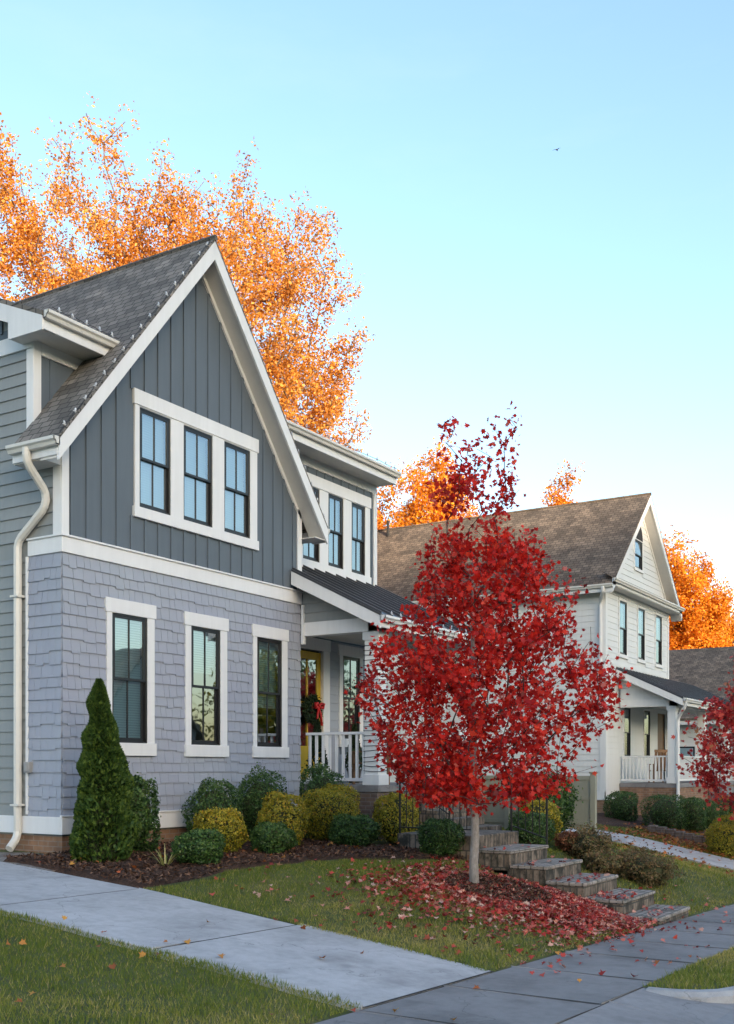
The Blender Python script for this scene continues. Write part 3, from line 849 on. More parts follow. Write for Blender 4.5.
# ---- porch
p = MB(); p.box(W+.01, NE+.02, -1.76, .58, 1.60, 1.73); p.build('porch_floor', M['walk'], H, bevel=.01)
p = MB(); p.box(W+.03, NE, -1.72, .59, .2, 1.60); p.build('porch_base', M['brickd'], H)
PRK = (1.42)
def zp(t): return 5.84-.5*(-t) if t < 0 else 5.84+.5*t
PS0, PS1, PT = 5.60, NE+.12, -2.02
p = MB(); p.prism([(PS0, PT, zp(PT)), (PS0, -.045, zp(-.045)), (PS0, -.045, zp(-.045)-.04), (PS0, PT, zp(PT)-.04)], (W+.03-PS0, 0, 0))
p.prism([(W+.03, PT, zp(PT)), (W+.03, .56, zp(.56)), (W+.03, .56, zp(.56)-.04), (W+.03, PT, zp(PT)-.04)], (PS1-W-.03, 0, 0))
pr_ = p.build('porch_roof', M['metal'], H)
p = MB()
for s in np.arange(PS0+.02, PS1, .40):
    t1 = -.05 if s < W+.05 else .555
    p.prism([(s, PT, zp(PT)), (s, t1, zp(t1)), (s, t1, zp(t1)+.045), (s, PT, zp(PT)+.045)], (.025, 0, 0))
p.build('roof_seam', M['metal'], pr_)
p = MB()
for s in (PS0+.005, PS1-.03):
    t1 = -.04 if s < 6 else .55
    p.prism([(s, PT+.01, zp(PT)-.042), (s, t1, zp(t1)-.042), (s, t1, zp(t1)-.29), (s, PT+.01, zp(PT)-.26)], (.03, 0, 0))
p.box(PS0+.035, PS1-.03, PT+.01, PT+.04, zp(PT)-.24, zp(PT)-.045)
# beams
p.box(W+.02, W+.26, -1.78, -.04, 4.58, 4.84); p.box(W+.02, NE, -1.78, -1.52, 4.58, 4.86); p.box(NE-.24, NE, -1.5, .55, 4.58, 4.84)
p.box(W-.02, W+.07, -.09, -.035, 4.42, 5.18)
p.build('porch_trim', M['white'], H, bevel=.004)
p = MB()
lap(p, smap(W+.04), lambda z: (max(-1.80, (z-5.62)/.5), -.04), 4.84, 5.62, .18)
p.quad((W+.05,-1.8,4.84),(W+.05,-.04,4.84),(W+.05,-.04,5.6))
p.build('porch_gable_siding', M['lap'], H)
p = MB(); p.quad((W+.25,-1.55,4.75),(NE-.2,-1.55,4.75),(NE-.2,.58,4.75),(W+.25,.58,4.75)); p.quad((PS0+.03,PT+.04,4.63),(PS1-.03,PT+.04,4.63),(PS1-.03,-1.78,4.66),(PS0+.03,-1.78,4.66)); p.build('porch_ceiling', M['soffit'], H)
gutter(H, (PS0, PT+.008, zp(PT)-.03), (PS1, PT+.008, zp(PT)-.03), (0,-1,0), 'white')
for s in (6.02, 9.34):
    p = MB(); p.box(s, s+.30, -1.72, -1.42, 1.73, 4.58); p.box(s-.03, s+.33, -1.75, -1.39, 1.733, 1.93); p.box(s-.03, s+.33, -1.75, -1.39, 4.42, 4.577)
    p.build('porch_column', M['white'], H, bevel=.006)
def railing(parent, mp, a0, a1, z, h, n, mat='white', post=()):
    r_ = MB(); r_.mbox(mp, a0, a1, z+h-.05, z+h, .045, -.045); rr = r_.build('railing', M[mat], parent, bevel=.004)
    r_ = MB(); r_.mbox(mp, a0, a1, z+.07, z+.13, .03, -.03); r_.build('bottom_rail', M[mat], rr, bevel=.004)
    for i in range(n):
        a = lerp(a0, a1, (i+.5)/n); b = MB(); b.mbox(mp, a-.022, a+.022, z+.13, z+h-.05, .022, -.022); b.build('baluster', M[mat], rr)
    return rr
railing(H, smap(W+.17), -1.42, -.04, 1.73, 1.0, 9)
railing(H, fmap(-1.57), 8.15, 9.34, 1.73, 1.0, 9)

# ---- light strings clipped to the eaves
def light_string(loc, pts, label, nb, lift, names='string_lights'):
    t = thing(names, loc, label, 'lights', 'light strings on the gray house')
    w = MB(); P_ = [Vector(p) for p in pts]; path = []
    for i in range(len(P_)-1):
        k = 10
        for j in range(k): path.append(P_[i].lerp(P_[i+1], j/k) + Vector((0,0,random.uniform(-.012,.012))))
    path.append(P_[-1]); w.tube(path, .006, 4); w.build('wire', M['wire'], t)
    L = [0]
    for i in range(len(P_)-1): L.append(L[-1]+(P_[i+1]-P_[i]).length)
    for k in range(nb):
        d = L[-1]*(k+.5)/nb
        i = max(j for j in range(len(L)-1) if L[j] <= d)
        q = P_[i].lerp(P_[i+1], (d-L[i])/(L[i+1]-L[i])); b = MB()
        ax = Vector((random.uniform(-.3,.3), random.uniform(-.3,.3), 1)).normalized()
        b.tube([q-ax*.02, q+ax*.012, q+ax*.022, q+ax*.045, q+ax*.06], [.011,.012,.017,.014,.003], 6)
        b.tube([q-Vector((.04,0,0)), q+Vector((.04,0,0))], .008, 4)
        b.build('bulb', M['bulb'], t, smooth=True)
    return t
light_string((0,TF,6.8), [(s, TF+.03, zr(s)+.03) for s in (-.36, .8, 1.9, 2.9)], 'string of pale bulbs clipped along the left rake of the front gable', 17, .03)
light_string((6,TF,6.8), [(s, TF+.02, zr(s)+.03) for s in (3.2, 4.2, 5.3, 6.33)], 'string of pale bulbs clipped along the right rake of the front gable', 15, .03)
light_string((0,0,8.6), [(-.2,-.02,8.66),(1.12,-.02,8.66)], 'short string of pale bulbs on the gutter left of the gable', 5, .03)
light_string((5,0,8.6), [(5.2,-.02,8.66),(9.7,-.02,8.66)], 'string of pale bulbs on the high gutter right of the gable', 12, .03)
light_string((6,PT,4.8), [(5.7,PT-.08,zp(PT)+.01),(9.7,PT-.08,zp(PT)+.01)], 'string of pale bulbs on the porch roof gutter', 12, .03)
# wire wrapped round the porch column
t = thing('string_lights', (6.17,-1.57,1.73), 'dark light wire wound round and round the white porch column', 'lights', 'light strings on the gray house')
w = MB(); pts = []; s0, s1, t0, t1 = 6.005, 6.335, -1.735, -1.405
for k in range(26):
    z = 1.98+k*.094
    for (s, tt) in ((s0,t1),(s0,t0),(s1,t0),(s1,t1)):
        pts.append((s, tt, z+random.uniform(-.02,.02))); z += .0235
for i in range(len(pts)-1):
    a, b = Vector(pts[i]), Vector(pts[i+1]); mid = (a+b)/2+Vector((0,0,-random.uniform(.0,.02)))
    w.tube([a, mid, b], .006, 4, cap=False)
w.build('wire', M['wire'], t)

# ---- porch things
t = thing('wreath', (7.1,.52,3.35), 'round green wreath with a red bow hanging on the yellow door', 'wreath')
N = 1500; a = rng.random(N)*2*np.pi; rr = .22+rng.normal(size=N)*.045
P_ = np.stack([7.1+np.cos(a)*rr, .53+rng.normal(size=N)*.035-.02, 3.25+np.sin(a)*rr], 1)
np_mesh('greenery', scatter(P_, rng.uniform(.04,.08,N), LEAF4), 4, M['dgreen'], rng.random(N), t)
b = MB()
for sg in (-1, 1):
    b.tube([(7.22,.44,3.32),(7.22+sg*.07,.41,3.37),(7.22+sg*.14,.41,3.36),(7.22+sg*.13,.42,3.28),(7.22+sg*.04,.43,3.29),(7.22,.44,3.32)], [.02,.03,.04,.036,.026,.02], 6)
    b.tube([(7.22,.44,3.3),(7.22+sg*.06,.42,3.13),(7.22+sg*.10,.43,2.92)], [.02,.026,.032], 5)
b.ball((7.22,.42,3.32), .03); b.build('bow', M['ribbon'], t, smooth=True)
def potted(loc, h, r, label):
    t = thing('potted_plant', loc, label, 'plant', 'potted evergreens on the porch')
    p = MB(); p.lathe(loc, [(0,0),(.11,0),(.15,.26),(.165,.26),(.165,.30),(.14,.30),(.135,.27),(0,.26)], 14); p.build('pot', M['pot'], t, smooth=False)
    N = 1600; u = rng.random(N)**.6; a = rng.random(N)*2*np.pi; rad = r*(1-u*.92)*(.6+.4*rng.random(N)**.4)
    P_ = np.stack([loc[0]+np.cos(a)*rad, loc[1]+np.sin(a)*rad, loc[2]+.28+u*h], 1)
    np_mesh('foliage', scatter(P_, rng.uniform(.05,.10,N), LEAF4), 4, M['dgreen'], rng.random(N), t)
potted((6.75,.15,1.73), 1.0, .24, 'slim potted evergreen beside the yellow door')
potted((8.2,.2,1.73), .95, .22, 'slim potted evergreen below the porch window')
def chair(loc, ang, mat, label, group=None):
    t = thing('porch_chair', loc, label, 'chair', group); c, s_ = math.cos(ang), math.sin(ang)
    def q(x, y, z): return (loc[0]+x*c-y*s_, loc[1]+x*s_+y*c, loc[2]+z)
    def bx(mb, x0,x1,y0,y1,z0,z1,lean=0): mb.box8([q(x0,y0,z0),q(x1,y0,z0),q(x1,y1,z0),q(x0,y1,z0),q(x0,y0+lean,z1),q(x1,y0+lean,z1),q(x1,y1+lean,z1),q(x0,y1+lean,z1)])
    m = MB()
    for k in range(5): bx(m, -.27,.27,-.26+k*.105,-.17+k*.105,.40,.43)
    m.build('seat', M[mat], t)
    m = MB()
    for k in range(5): bx(m, -.25+k*.11,-.19+k*.11+.02,.26,.29,.43,1.05,.14)
    bx(m, -.28,.28,.395,.425,1.05,1.14); m.build('backrest', M[mat], t)
    for x in (-.27,.23):
        m = MB(); bx(m, x,x+.045,-.27,-.225,0,.62); m.build('leg', M[mat], t)
        m = MB(); bx(m, x,x+.045,.225,.27,0,.62); m.build('leg', M[mat], t)
        m = MB(); bx(m, x-.02,x+.07,-.3,.3,.62,.65); m.build('armrest', M[mat], t)
    return t
chair((6.85,-1.05,1.73), 2.6, 'wood', 'brown slatted wooden chair on the porch of the gray house')

# ---- steps from sidewalk up to the porch
walkS = thing('garden_steps', (5.37,-6.2,-.3), 'weathered brick garden steps climbing from the sidewalk to the porch', 'steps')
tt = [-7.37,-6.82,-6.21,-5.6,-5.0,-4.4]; zz = [-.13,.09,.31,.53,.75,.96]
for i in range(5):
    m = MB(); m.box(4.6, 6.13, tt[i], tt[i+1]+(.05 if i < 4 else .0), zz[i]-.32, zz[i]-.055)
    blk = m.build('riser', M['step'], walkS, bevel=.012)
    m = MB(); m.box(4.585, 6.145, tt[i]-.02, tt[i+1]-.002, zz[i]-.055, zz[i]); m.build('tread', M['tread'], walkS, bevel=.012)
m = MB(); m.box(4.6, 6.3, -4.4, -2.95, .3, .96); m.box(6.3, 8.0, -3.3, -2.95, .3, .957); m.build('landing', M['step'], walkS, bevel=.012)
for k in range(4):
    m = MB(); m.box(6.55, 7.95, -2.95+k*.3, -2.95+(k+1)*.3-.003, .5, .96+.155*(k+1)); m.build('porch_step', M['step'], walkS, bevel=.01)
def iron_rail(pts, label, n):
    t = thing('handrail', pts[0], label, 'railing', 'black iron handrails by the steps')
    m = MB(); up = Vector((0,0,.9)); P_ = [Vector(p) for p in pts]
    m.tube([p+up for p in P_], .018, 6); m.build('rail', M['iron'], t); m = MB(); m.tube([p+Vector((0,0,.1)) for p in P_], .012, 6); m.build('bottom_rail', M['iron'], t)
    for i in range(n+1):
        d = i/n*(len(P_)-1); k = min(int(d), len(P_)-2); q = P_[k].lerp(P_[k+1], d-k)
        m = MB(); post = i in (0, n); m.tube([q+Vector((0,0,0 if post else .1)), q+Vector((0,0,.94 if post else .9))], .02 if post else .009, 6); m.build('post' if post else 'baluster', M['iron'], t)
iron_rail([(4.64,-4.35,.96),(4.64,-2.98,.96)], 'black iron handrail on the left side of the step landing', 11)
iron_rail([(6.1,-5.0,.76),(6.1,-4.35,.96)], 'short black iron handrail at the right of the upper steps', 5)
iron_rail([(6.58,-2.9,1.1),(6.58,-1.8,1.73)], 'black iron handrail sloping up to the porch floor', 9)

# ---- fence between the lots
t = thing('fence_panel', (12,-3,.5), 'tan painted board fence panel with capped post between the two houses', 'fence')
m = MB()
for k in range(10):
    a = -3.62+k*.41; z = zg_(12, a)
    m.box(11.97, 11.995, a, a+.405, z+.06, 1.86)
m.build('boards', M['fence'], t)
for z_ in (.78, 1.34, 1.79):
    m = MB(); m.box(11.945,11.967,-3.62,.5,z_,z_+.085); m.build('rail', M['fence'], t)
for a in (-3.68, -1.6, .5):
    m = MB(); m.box(11.93, 12.05, a-.06, a+.06, .3, 1.93); m.box(11.91, 12.07, a-.08, a+.08, 1.93, 1.97); m.build('post', M['fence'], t, bevel=.006)

# ================================================================== FAR WHITE HOUSE
G = thing('white_house', (23.2,0,.2), 'white two-storey house with brown shingle roof beyond the red maple', 'house')
GS0, GS1, GD = 23.2, 30.34, 10.8; GR = 26.77
def zf(s): return 11.78-.93*abs(s-GR)
FG = fmap(0); SG = smap(GS0)
GW = [(24.62,25.32),(26.62,27.32),(28.72,29.42)]; GZ_ = (5.95,7.72)
PWf = [(25.1,25.72),(27.3,27.95)]; PZf = (2.45,4.1); DRf = (29.0,29.95,1.56,4.1)
GGW = (26.25,27.05,9.15,10.1)
m = MB()
wall(m, FG, GS0, GS1, 1.0, lambda a: 8.2, [(a,b,*GZ_) for a,b in GW]+[(a,b,*PZf) for a,b in PWf]+[DRf])
wall(m, FG, GS0, GS1, 8.2, lambda a: max(zf(a)-.1, 8.2), [GGW], cuts=(GR,))
wall(m, SG, 0, GD, 1.0, lambda a: 8.2); wall(m, smapR(GS1), 0, GD, 1.0, lambda a: 8.2)
wall(m, fmap(GD), GS0, GS1, 1.0, lambda a: zf(a)-.1, cuts=(GR,))
m.quad((GS0,0.02,5.2),(GS1,0.02,5.2),(GS1,GD,5.2),(GS0,GD,5.2)); m.quad((GS0,0.02,8.18),(GS1,0.02,8.18),(GS1,GD,8.18),(GS0,GD,8.18))
m.build('wall', M['lapw'], G)
m = MB()
lap(m, FG, lambda z: (GS0, GS1), 1.3, 8.05, .2, [(a-.12,b+.12,GZ_[0]-.14,GZ_[1]+.14) for a,b in GW]+[(a-.1,b+.1,PZf[0]-.1,PZf[1]+.1) for a,b in PWf]+[(DRf[0]-.12,DRf[1]+.12,1,4.2)], .022)
lap(m, FG, lambda z: (GS0+max(0,(z-8.2)/.93)*.97+.05, GS1-max(0,(z-8.2)/.93)*.97-.05), 8.5, 11.3, .2, [(26.17,27.13,9.05,10.45)], .022)
lap(m, SG, lambda z: (0, GD), 1.3, 8.05, .2, [(3,3.8,5.9,7.8),(6,6.8,5.9,7.8)], .022)
m.build('lap_siding', M['lapw'], G)
m = MB(); m.box(GS0+.02,GS1-.02,.02,GD-.02,-.6,1.0); m.build('foundation', M['brick'], G)
m = MB()
m.mbox(FG, GS0-.03, GS0+.16, 1.0, 8.1, .035, 0); m.mbox(SG, 0, .16, 1.0, 8.1, .035, 0); m.mbox(FG, GS1-.16, GS1+.02, 1.0, 8.1, .035, 0)
m.mbox(FG, GS0-.03, GS1+.02, 1.0, 1.28, .04, 0); m.mbox(SG, 0, GD, 1.0, 1.28, .04, 0)
m.mbox(FG, GS0-.03, GS1+.02, 7.86, 8.1, .04, 0); m.mbox(SG, .16, GD, 7.86, 8.1, .04, 0)
m.build('white_trim', M['white2'], G)
FT = -.42; FO = .44
m = MB()
for e, w_ in ((GS0-FO, 1), (GS1+FO, -1)):
    m.prism([(e, FT, zf(e)), (GR, FT, zf(GR)), (GR, FT, zf(GR)-.07), (e, FT, zf(e)-.07)], (0, GD+.8, 0))
m.tube([(GR,FT-.02,zf(GR)),(GR,GD+.4,zf(GR))], .05, 6)
m.build('roof', M['roof2'], G)
m = MB()
for e, e2 in ((GS0-FO, GS0), (GS1+FO, GS1)):
    m.prism([(e, FT, zf(e)-.072), (GR, FT, zf(GR)-.072), (GR, FT, zf(GR)-.34), (e, FT, zf(e)-.30)], (0, .04, 0))
    m.prism([(e2, -.04, zf(e2)-.2), (GR, -.04, zf(GR)-.2), (GR, -.04, zf(GR)-.46), (e2, -.04, zf(e2)-.46)], (0, .04, 0))
m.box(GS0-FO, GS0-FO+.03, FT+.04, GD+.3, zf(GS0-FO)-.28, zf(GS0-FO)-.072)
# pent eave across the foot of the gable
m.box(GS0-FO+.02, GS1+FO-.02, FT+.0, FT+.03, 8.0, 8.2)
m.build('fascia', M['white2'], G)
m = MB()
for e in (GS0-FO, GS1+FO):
    m.prism([(e, FT+.042, zf(e)-.32), (GR, FT+.042, zf(GR)-.32), (GR, FT+.042, zf(GR)-.30), (e, FT+.042, zf(e)-.30)], (0, -FT-.05, 0))
m.box(GS0-FO+.03, GS1+FO-.03, FT+.03, -.042, 7.98, 8.0); m.box(GS0-FO+.03, GS0-.04, 0, GD, 7.98, 8.0)
m.build('soffit', M['soffit'], G)
m = MB(); m.prism([(GS0-FO, FT-.02, 8.22), (GS0-FO, -.045, 8.46), (GS0-FO, -.045, 8.43), (GS0-FO, FT-.02, 8.19)], (GS1-GS0+2*FO, 0, 0)); m.build('pent_roof', M['roof2'], G)
gutter(G, (GS0-FO, FT-.005, 8.2), (GS1+FO, FT-.005, 8.2), (0,-1,0), 'gutter'); gutter(G, (GS0-FO-.004, FT, zf(GS0-FO)-.03), (GS0-FO-.004, GD, zf(GS0-FO)-.03), (-1,0,0), 'gutter')
downspout(G, [(GS0-FO-.06,-.1,7.95),(GS0-FO-.06,-.1,7.8),(GS0-.09,.12,7.5),(GS0-.09,.12,5.3),(GS0-.05,-.1,5.15)], .055, 'white2')
for a, b in GW: sash_window(G, FG, a, b, *GZ_, blind=.5, casing=(a-.1,b+.1,GZ_[0]-.14,GZ_[1]+.12,GZ_[1]+.03), mats=('black','white2'), muntin=False, shade='shade')
for a, b in PWf: sash_window(G, FG, a, b, *PZf, blind=None, casing=(a-.09,b+.09,PZf[0]-.1,PZf[1]+.1,PZf[1]+.03), mats=('black','white2'), muntin=False)
for a in (3.02, 6.02): sash_window(G, SG, a+.08, a+.68, 6.0, 7.6, blind=.5, casing=(a,a+.76,5.9,7.76,7.63), mats=('black','white2'), muntin=False, shade='shade')
w = sash_window(G, FG, *GGW, blind=None, casing=(26.15,27.15,9.03,10.16,10.13), mats=('black','white2'), muntin=False)
m = MB(); arc = [(26.65+math.cos(x)*.40, -.05, 10.16+math.sin(x)*.55) for x in np.linspace(0, math.pi, 10)]; m.prism(arc, (0, .04, 0)); m.build('arched_top', M['dark'], G)
m = MB(); m.mbox(FG, DRf[0], DRf[1], DRf[2], DRf[3], -.05, -.1); dr = m.build('door', M['wood'], G)
m = MB(); m.tube([FG(29.1,2.6,-.05), FG(29.1,2.6,.02)], .03); m.build('handle', M['greybox'], dr)
m = MB(); m.tube([(26.4,10.2,11.2),(26.4,10.2,12.05)], .06, 8); m.build('vent_pipe', M['dark'], G)
# porch of the far house
PF0, PF1, PFT = 24.55, 33.2, -1.95
m = MB(); m.box(PF0, PF1, PFT-.05, -.04, 1.40, 1.54); m.build('porch_floor', M['walk'], G)
m = MB(); m.box(PF0+.03, PF1, PFT, -.03, -.5, 1.40); m.build('porch_base', M['brick'], G)
def zq(t): return 5.45-.48*(-t)
m = MB(); a0 = PF0-.42
m.prism([(a0, -2.3, zq(-2.3)), (a0, -.05, zq(-.05)), (a0, -.05, zq(-.05)-.05), (a0, -2.3, zq(-2.3)-.05)], (PF1+.5-a0, 0, 0))
prf = m.build('porch_roof', M['metal'], G)
m = MB()
for s in np.arange(a0+.02, PF1+.4, .35): m.prism([(s, -2.3, zq(-2.3)), (s, -.06, zq(-.06)), (s, -.06, zq(-.06)+.04), (s, -2.3, zq(-2.3)+.04)], (.03, 0, 0))
m.build('roof_seam', M['metal'], prf)
m = MB()
m.prism([(a0+.005, -2.29, zq(-2.29)-.052), (a0+.005, -.06, zq(-.06)-.052), (a0+.005, -.06, zq(-.06)-.30), (a0+.005, -2.29, zq(-2.29)-.27)], (.03, 0, 0))
m.box(a0+.04, PF1+.4, -2.29, -2.26, zq(-2.3)-.25, zq(-2.3)-.055)
m.box(PF0, PF0+.22, -1.95, -.06, 4.1, 4.34); m.box(PF0, PF1, -1.95, -1.72, 4.1, 4.34)
m.build('porch_trim', M['white2'], G)
m = MB(); lap(m, smap(PF0+.03), lambda z: (max(-1.95, (z-5.2)/.48), -.06), 4.34, 5.2, .2); m.quad((PF0+.04,-1.95,4.34),(PF0+.04,-.05,4.34),(PF0+.04,-.05,5.25)); m.build('porch_gable_siding', M['lapw'], G)
m = MB(); m.quad((PF0+.2,-1.8,4.25),(PF1,-1.8,4.25),(PF1,-.03,4.25),(PF0+.2,-.03,4.25)); m.build('porch_ceiling', M['soffit'], G)
for s in (PF0, 28.2, 31.6):
    m = MB(); m.box(s, s+.26, -1.93, -1.67, 1.54, 4.1); m.box(s-.03, s+.29, -1.96, -1.64, 1.543, 1.74); m.box(s-.03, s+.29, -1.96, -1.64, 3.96, 4.097); m.build('porch_column', M['white2'], G)
gutter(G, (a0, -2.30, zq(-2.3)-.02), (PF1+.5, -2.30, zq(-2.3)-.02), (0,-1,0), 'white2')
downspout(G, [(PF0-.3,-2.36,4.2),(PF0-.28,-2.3,4.0),(PF0-.02,-2.02,3.7),(PF0-.02,-2.02,.6)], .055, 'white2')
railing(G, smap(PF0+.13), -1.66, -.05, 1.54, .92, 13, 'white2')
railing(G, fmap(-1.8), PF0+.27, 28.2, 1.54, .92, 26, 'white2')
m = MB()
for k in range(4): m.box(28.6, 31.0, -2.1-.35*(k+1), -2.0-.35*k, -.6, 1.34-.22*k)
m.build('porch_steps', M['walk'], G)
chair((26.1,-.9,1.54), 2.2, 'wood', 'wooden chair behind the railing on the white house porch')
m = MB(); c = (28.2,-2.65,.95)
b0 = len(m.v); seg = 30
for i in range(7):
    th = math.pi*i/6
    for k in range(seg):
        a = 2*math.pi*k/seg; r = .19*math.sin(th)*(1+.07*math.cos(a*10))
        m.v.append((c[0]+math.cos(a)*r, c[1]+math.sin(a)*r, c[2]-.14*math.cos(th)*(1-.12*math.exp(-(math.sin(th)*4)**2))))
for i in range(6):
    for k in range(seg):
        k2 = (k+1) % seg; m.f.append((b0+i*seg+k, b0+i*seg+k2, b0+(i+1)*seg+k2, b0+(i+1)*seg+k)); m.mi.append(0)
t = thing('pumpkin', (c[0],c[1],c[2]-.14), 'small orange pumpkin set out by the white house porch steps', 'pumpkin')
m.build('shell', M['pumpkin'], t, smooth=True)
m2 = MB(); m2.tube([(c[0],c[1],c[2]+.1),(c[0]+.02,c[1],c[2]+.2)], [.03,.02], 6); m2.build('stem', M['wood'], t)
m = MB(); m.box(27.9, 28.5, -2.95, -2.35, -.5, .81); o = m.build('stone_pedestal', M['walk'], loc=(28.2,-2.65,-.5)); tag(o, 'low concrete block that the pumpkin sits on', 'pedestal')

# ================================================================== THIRD HOUSE
K = thing('brown_roofed_house', (38,-1,-1), 'low brown-roofed house at the right edge beyond the white house', 'house')
m = MB(); m.box(38.6, 48, -.8, 13, -1.6, 4.5); m.build('wall', M['lapw'], K)
m = MB()
m.prism([(38,-1.4,4.3),(43.2,-1.4,8.0),(48.6,-1.4,4.3),(48.6,-1.4,4.2),(43.2,-1.4,7.88),(38,-1.4,4.2)], (0,15,0)); m.build('roof', M['roof2'], K)
m = MB(); m.prism([(38.6,-.8,4.5),(43.2,-.8,7.75),(47.9,-.8,4.5)], (0,13.6,0)); m.build('gable_wall', M['lapw'], K)
for tt_ in (1.2, 4.5): sash_window(K, smap(38.59), tt_, tt_+.9, 1.4, 3.0, blind=.4, casing=(tt_-.1,tt_+1.0,1.25,3.15,3.03), mats=('black','white2'), muntin=False)
m = MB(); m.box(38.05, 38.09, -1.38, 13.5, 4.02, 4.2); m.build('fascia', M['white2'], K)

# ================================================================== VEGETATION
def leaf_normals(P, c):
    d = P-np.array(c); d /= np.linalg.norm(d, axis=1, keepdims=True)+1e-9; return d
def shrub(name, loc, r, h, mat, label, cat='shrub', group=None, n=2600, leaf=.045, power=2.6, rough=.09, core=True, fuzz=.11):
    """clipped shrub: leaves on a lumpy super-ellipsoid, dark twig core inside"""
    t = thing(name, loc, label, cat, group)
    n = int(n*2.6); leaf = leaf*.8; r = r*.95
    d = rng.normal(size=(n,3)); d /= np.linalg.norm(d, axis=1, keepdims=True)
    den = (np.abs(d[:,0])**power+np.abs(d[:,1])**power+np.abs(d[:,2])**power)**(-1/power)
    ph = rng.random(6)*6.28
    lump = 1+rough*(np.sin(d[:,0]*7+ph[0])*np.sin(d[:,1]*6+ph[1])+np.sin(d[:,2]*8+ph[2])*np.sin(d[:,0]*5+d[:,1]*6+ph[3]))
    big = 1+.08*np.sin(d[:,0]*3.1+ph[4])*np.sin(d[:,1]*2.7+ph[5])+.06*np.sin(d[:,2]*4+d[:,0]*3+ph[0])
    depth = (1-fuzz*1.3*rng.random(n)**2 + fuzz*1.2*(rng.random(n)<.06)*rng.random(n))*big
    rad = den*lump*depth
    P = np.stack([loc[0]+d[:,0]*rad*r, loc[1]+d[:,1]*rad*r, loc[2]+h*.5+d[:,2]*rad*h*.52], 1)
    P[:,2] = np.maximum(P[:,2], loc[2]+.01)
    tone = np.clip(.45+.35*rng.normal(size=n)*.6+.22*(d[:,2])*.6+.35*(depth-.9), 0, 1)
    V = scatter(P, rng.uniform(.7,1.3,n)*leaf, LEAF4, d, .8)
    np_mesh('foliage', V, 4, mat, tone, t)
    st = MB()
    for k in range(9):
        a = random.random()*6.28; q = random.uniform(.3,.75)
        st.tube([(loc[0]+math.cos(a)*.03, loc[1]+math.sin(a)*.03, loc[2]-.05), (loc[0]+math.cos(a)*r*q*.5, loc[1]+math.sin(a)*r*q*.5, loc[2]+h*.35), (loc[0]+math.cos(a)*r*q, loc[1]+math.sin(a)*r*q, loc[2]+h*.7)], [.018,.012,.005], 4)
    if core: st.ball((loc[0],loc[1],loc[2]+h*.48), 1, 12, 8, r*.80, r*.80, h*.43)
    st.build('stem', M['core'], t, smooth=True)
    return t
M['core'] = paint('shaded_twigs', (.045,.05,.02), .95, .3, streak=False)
def at(s, t): return (s, t, zg_(s, t)+.04)
GB = 'clipped boxwoods in the bed of the gray house'; GY = 'gold shrubs in the bed of the gray house'
shrub('holly_shrub', at(.70,-.75), .33, 1.08, M['box'], 'tall dark holly just right of the cone-shaped arborvitae', group=GB, n=3000, leaf=.055)
shrub('boxwood', at(2.68,-.62), .44, .98, M['box'], 'large dark green boxwood under the second lower window', group=GB, n=3600)
shrub('boxwood', at(3.92,-.62), .44, 1.12, M['box'], 'large dark green boxwood between second and third lower windows', group=GB, n=3800)
shrub('boxwood', at(5.05,-1.1), .42, 1.24, M['box'], 'dark green boxwood beside the porch railing, rightmost tall one', group=GB, n=3600)
shrub('gold_shrub', at(1.62,-1.62), .36, .66, M['gold'], 'small gold shrub, leftmost of the yellow ones, beside the low green mound', group=GY, n=3200)
shrub('gold_shrub', at(3.2,-1.62), .39, .82, M['gold'], 'round gold shrub in front of the third lower window', group=GY, n=3400)
shrub('gold_shrub', at(4.65,-1.62), .47, .95, M['gold'], 'largest gold shrub, in front of the porch railing', group=GY, n=4200)
shrub('gold_shrub', at(5.6,-2.35), .41, .84, M['gold'], 'gold shrub below the wire-wrapped porch column', group=GY, n=3200)
shrub('boxwood', at(.42,-2.25), .33, .44, M['box'], 'low round boxwood nearest the driveway at the front of the bed', group=GB, n=3000)
shrub('boxwood', at(2.15,-2.2), .33, .45, M['box'], 'low round boxwood mound between two gold shrubs', group=GB, n=3000)
shrub('boxwood', at(4.2,-2.35), .36, .50, M['box'], 'low wide boxwood in front of the largest gold shrub', group=GB, n=3000)
shrub('boxwood', at(4.45,-3.85), .34, .56, M['box'], 'low boxwood in front of the iron handrail, near the maple trunk', group=GB, n=2800)
# right of the steps
shrub('boxwood', at(7.45,-4.1), .40, .62, M['box'], 'bright green boxwood right of the upper steps', group=GB, n=3000)
shrub('gold_shrub', at(8.55,-3.85), .36, .80, M['gold'], 'gold shrub right of the steps beside the fence', group=GY, n=2600)
shrub('holly_shrub', at(10.8,-3.05), .55, 1.25, M['box'], 'dark bushy holly between the steps and the tan fence', group=GB, n=5200, leaf=.07, rough=.15, fuzz=.25)
GRR = 'low russet shrubs right of the steps'
for (s, t_, r_, h_, lb) in ((7.95,-6.15,.46,.54,'low russet shrub nearest the sidewalk, right of the lowest steps'),(7.55,-5.5,.36,.38,'broad russet-green shrub in the middle of the steps bank'),(8.35,-4.95,.42,.62,'russet-green shrub beside the pale rock at the top of the bank'),(8.9,-5.6,.36,.40,'small dark russet shrub at the outer edge toward the far driveway')):
    shrub('russet_shrub', (s,t_,zg_(s,t_)-.02), r_, h_, M['rust'], lb, group=GRR, n=3400, leaf=.05, rough=.28, power=2, fuzz=.5)
shrub('rust_shrub', at(8.3,-4.55), .24, .36, M['rusto'], 'small rusty orange shrub beside the pale rock', n=1200, leaf=.05, rough=.25, power=2)
m = MB(); m.ball((9.0,-4.3,zg_(9.0,-4.3)+.16), .24, 10, 7, 1, .8, .8)
for i, v in enumerate(m.v): m.v[i] = (v[0]+random.uniform(-.03,.03), v[1]+random.uniform(-.03,.03), v[2]+random.uniform(-.03,.03))
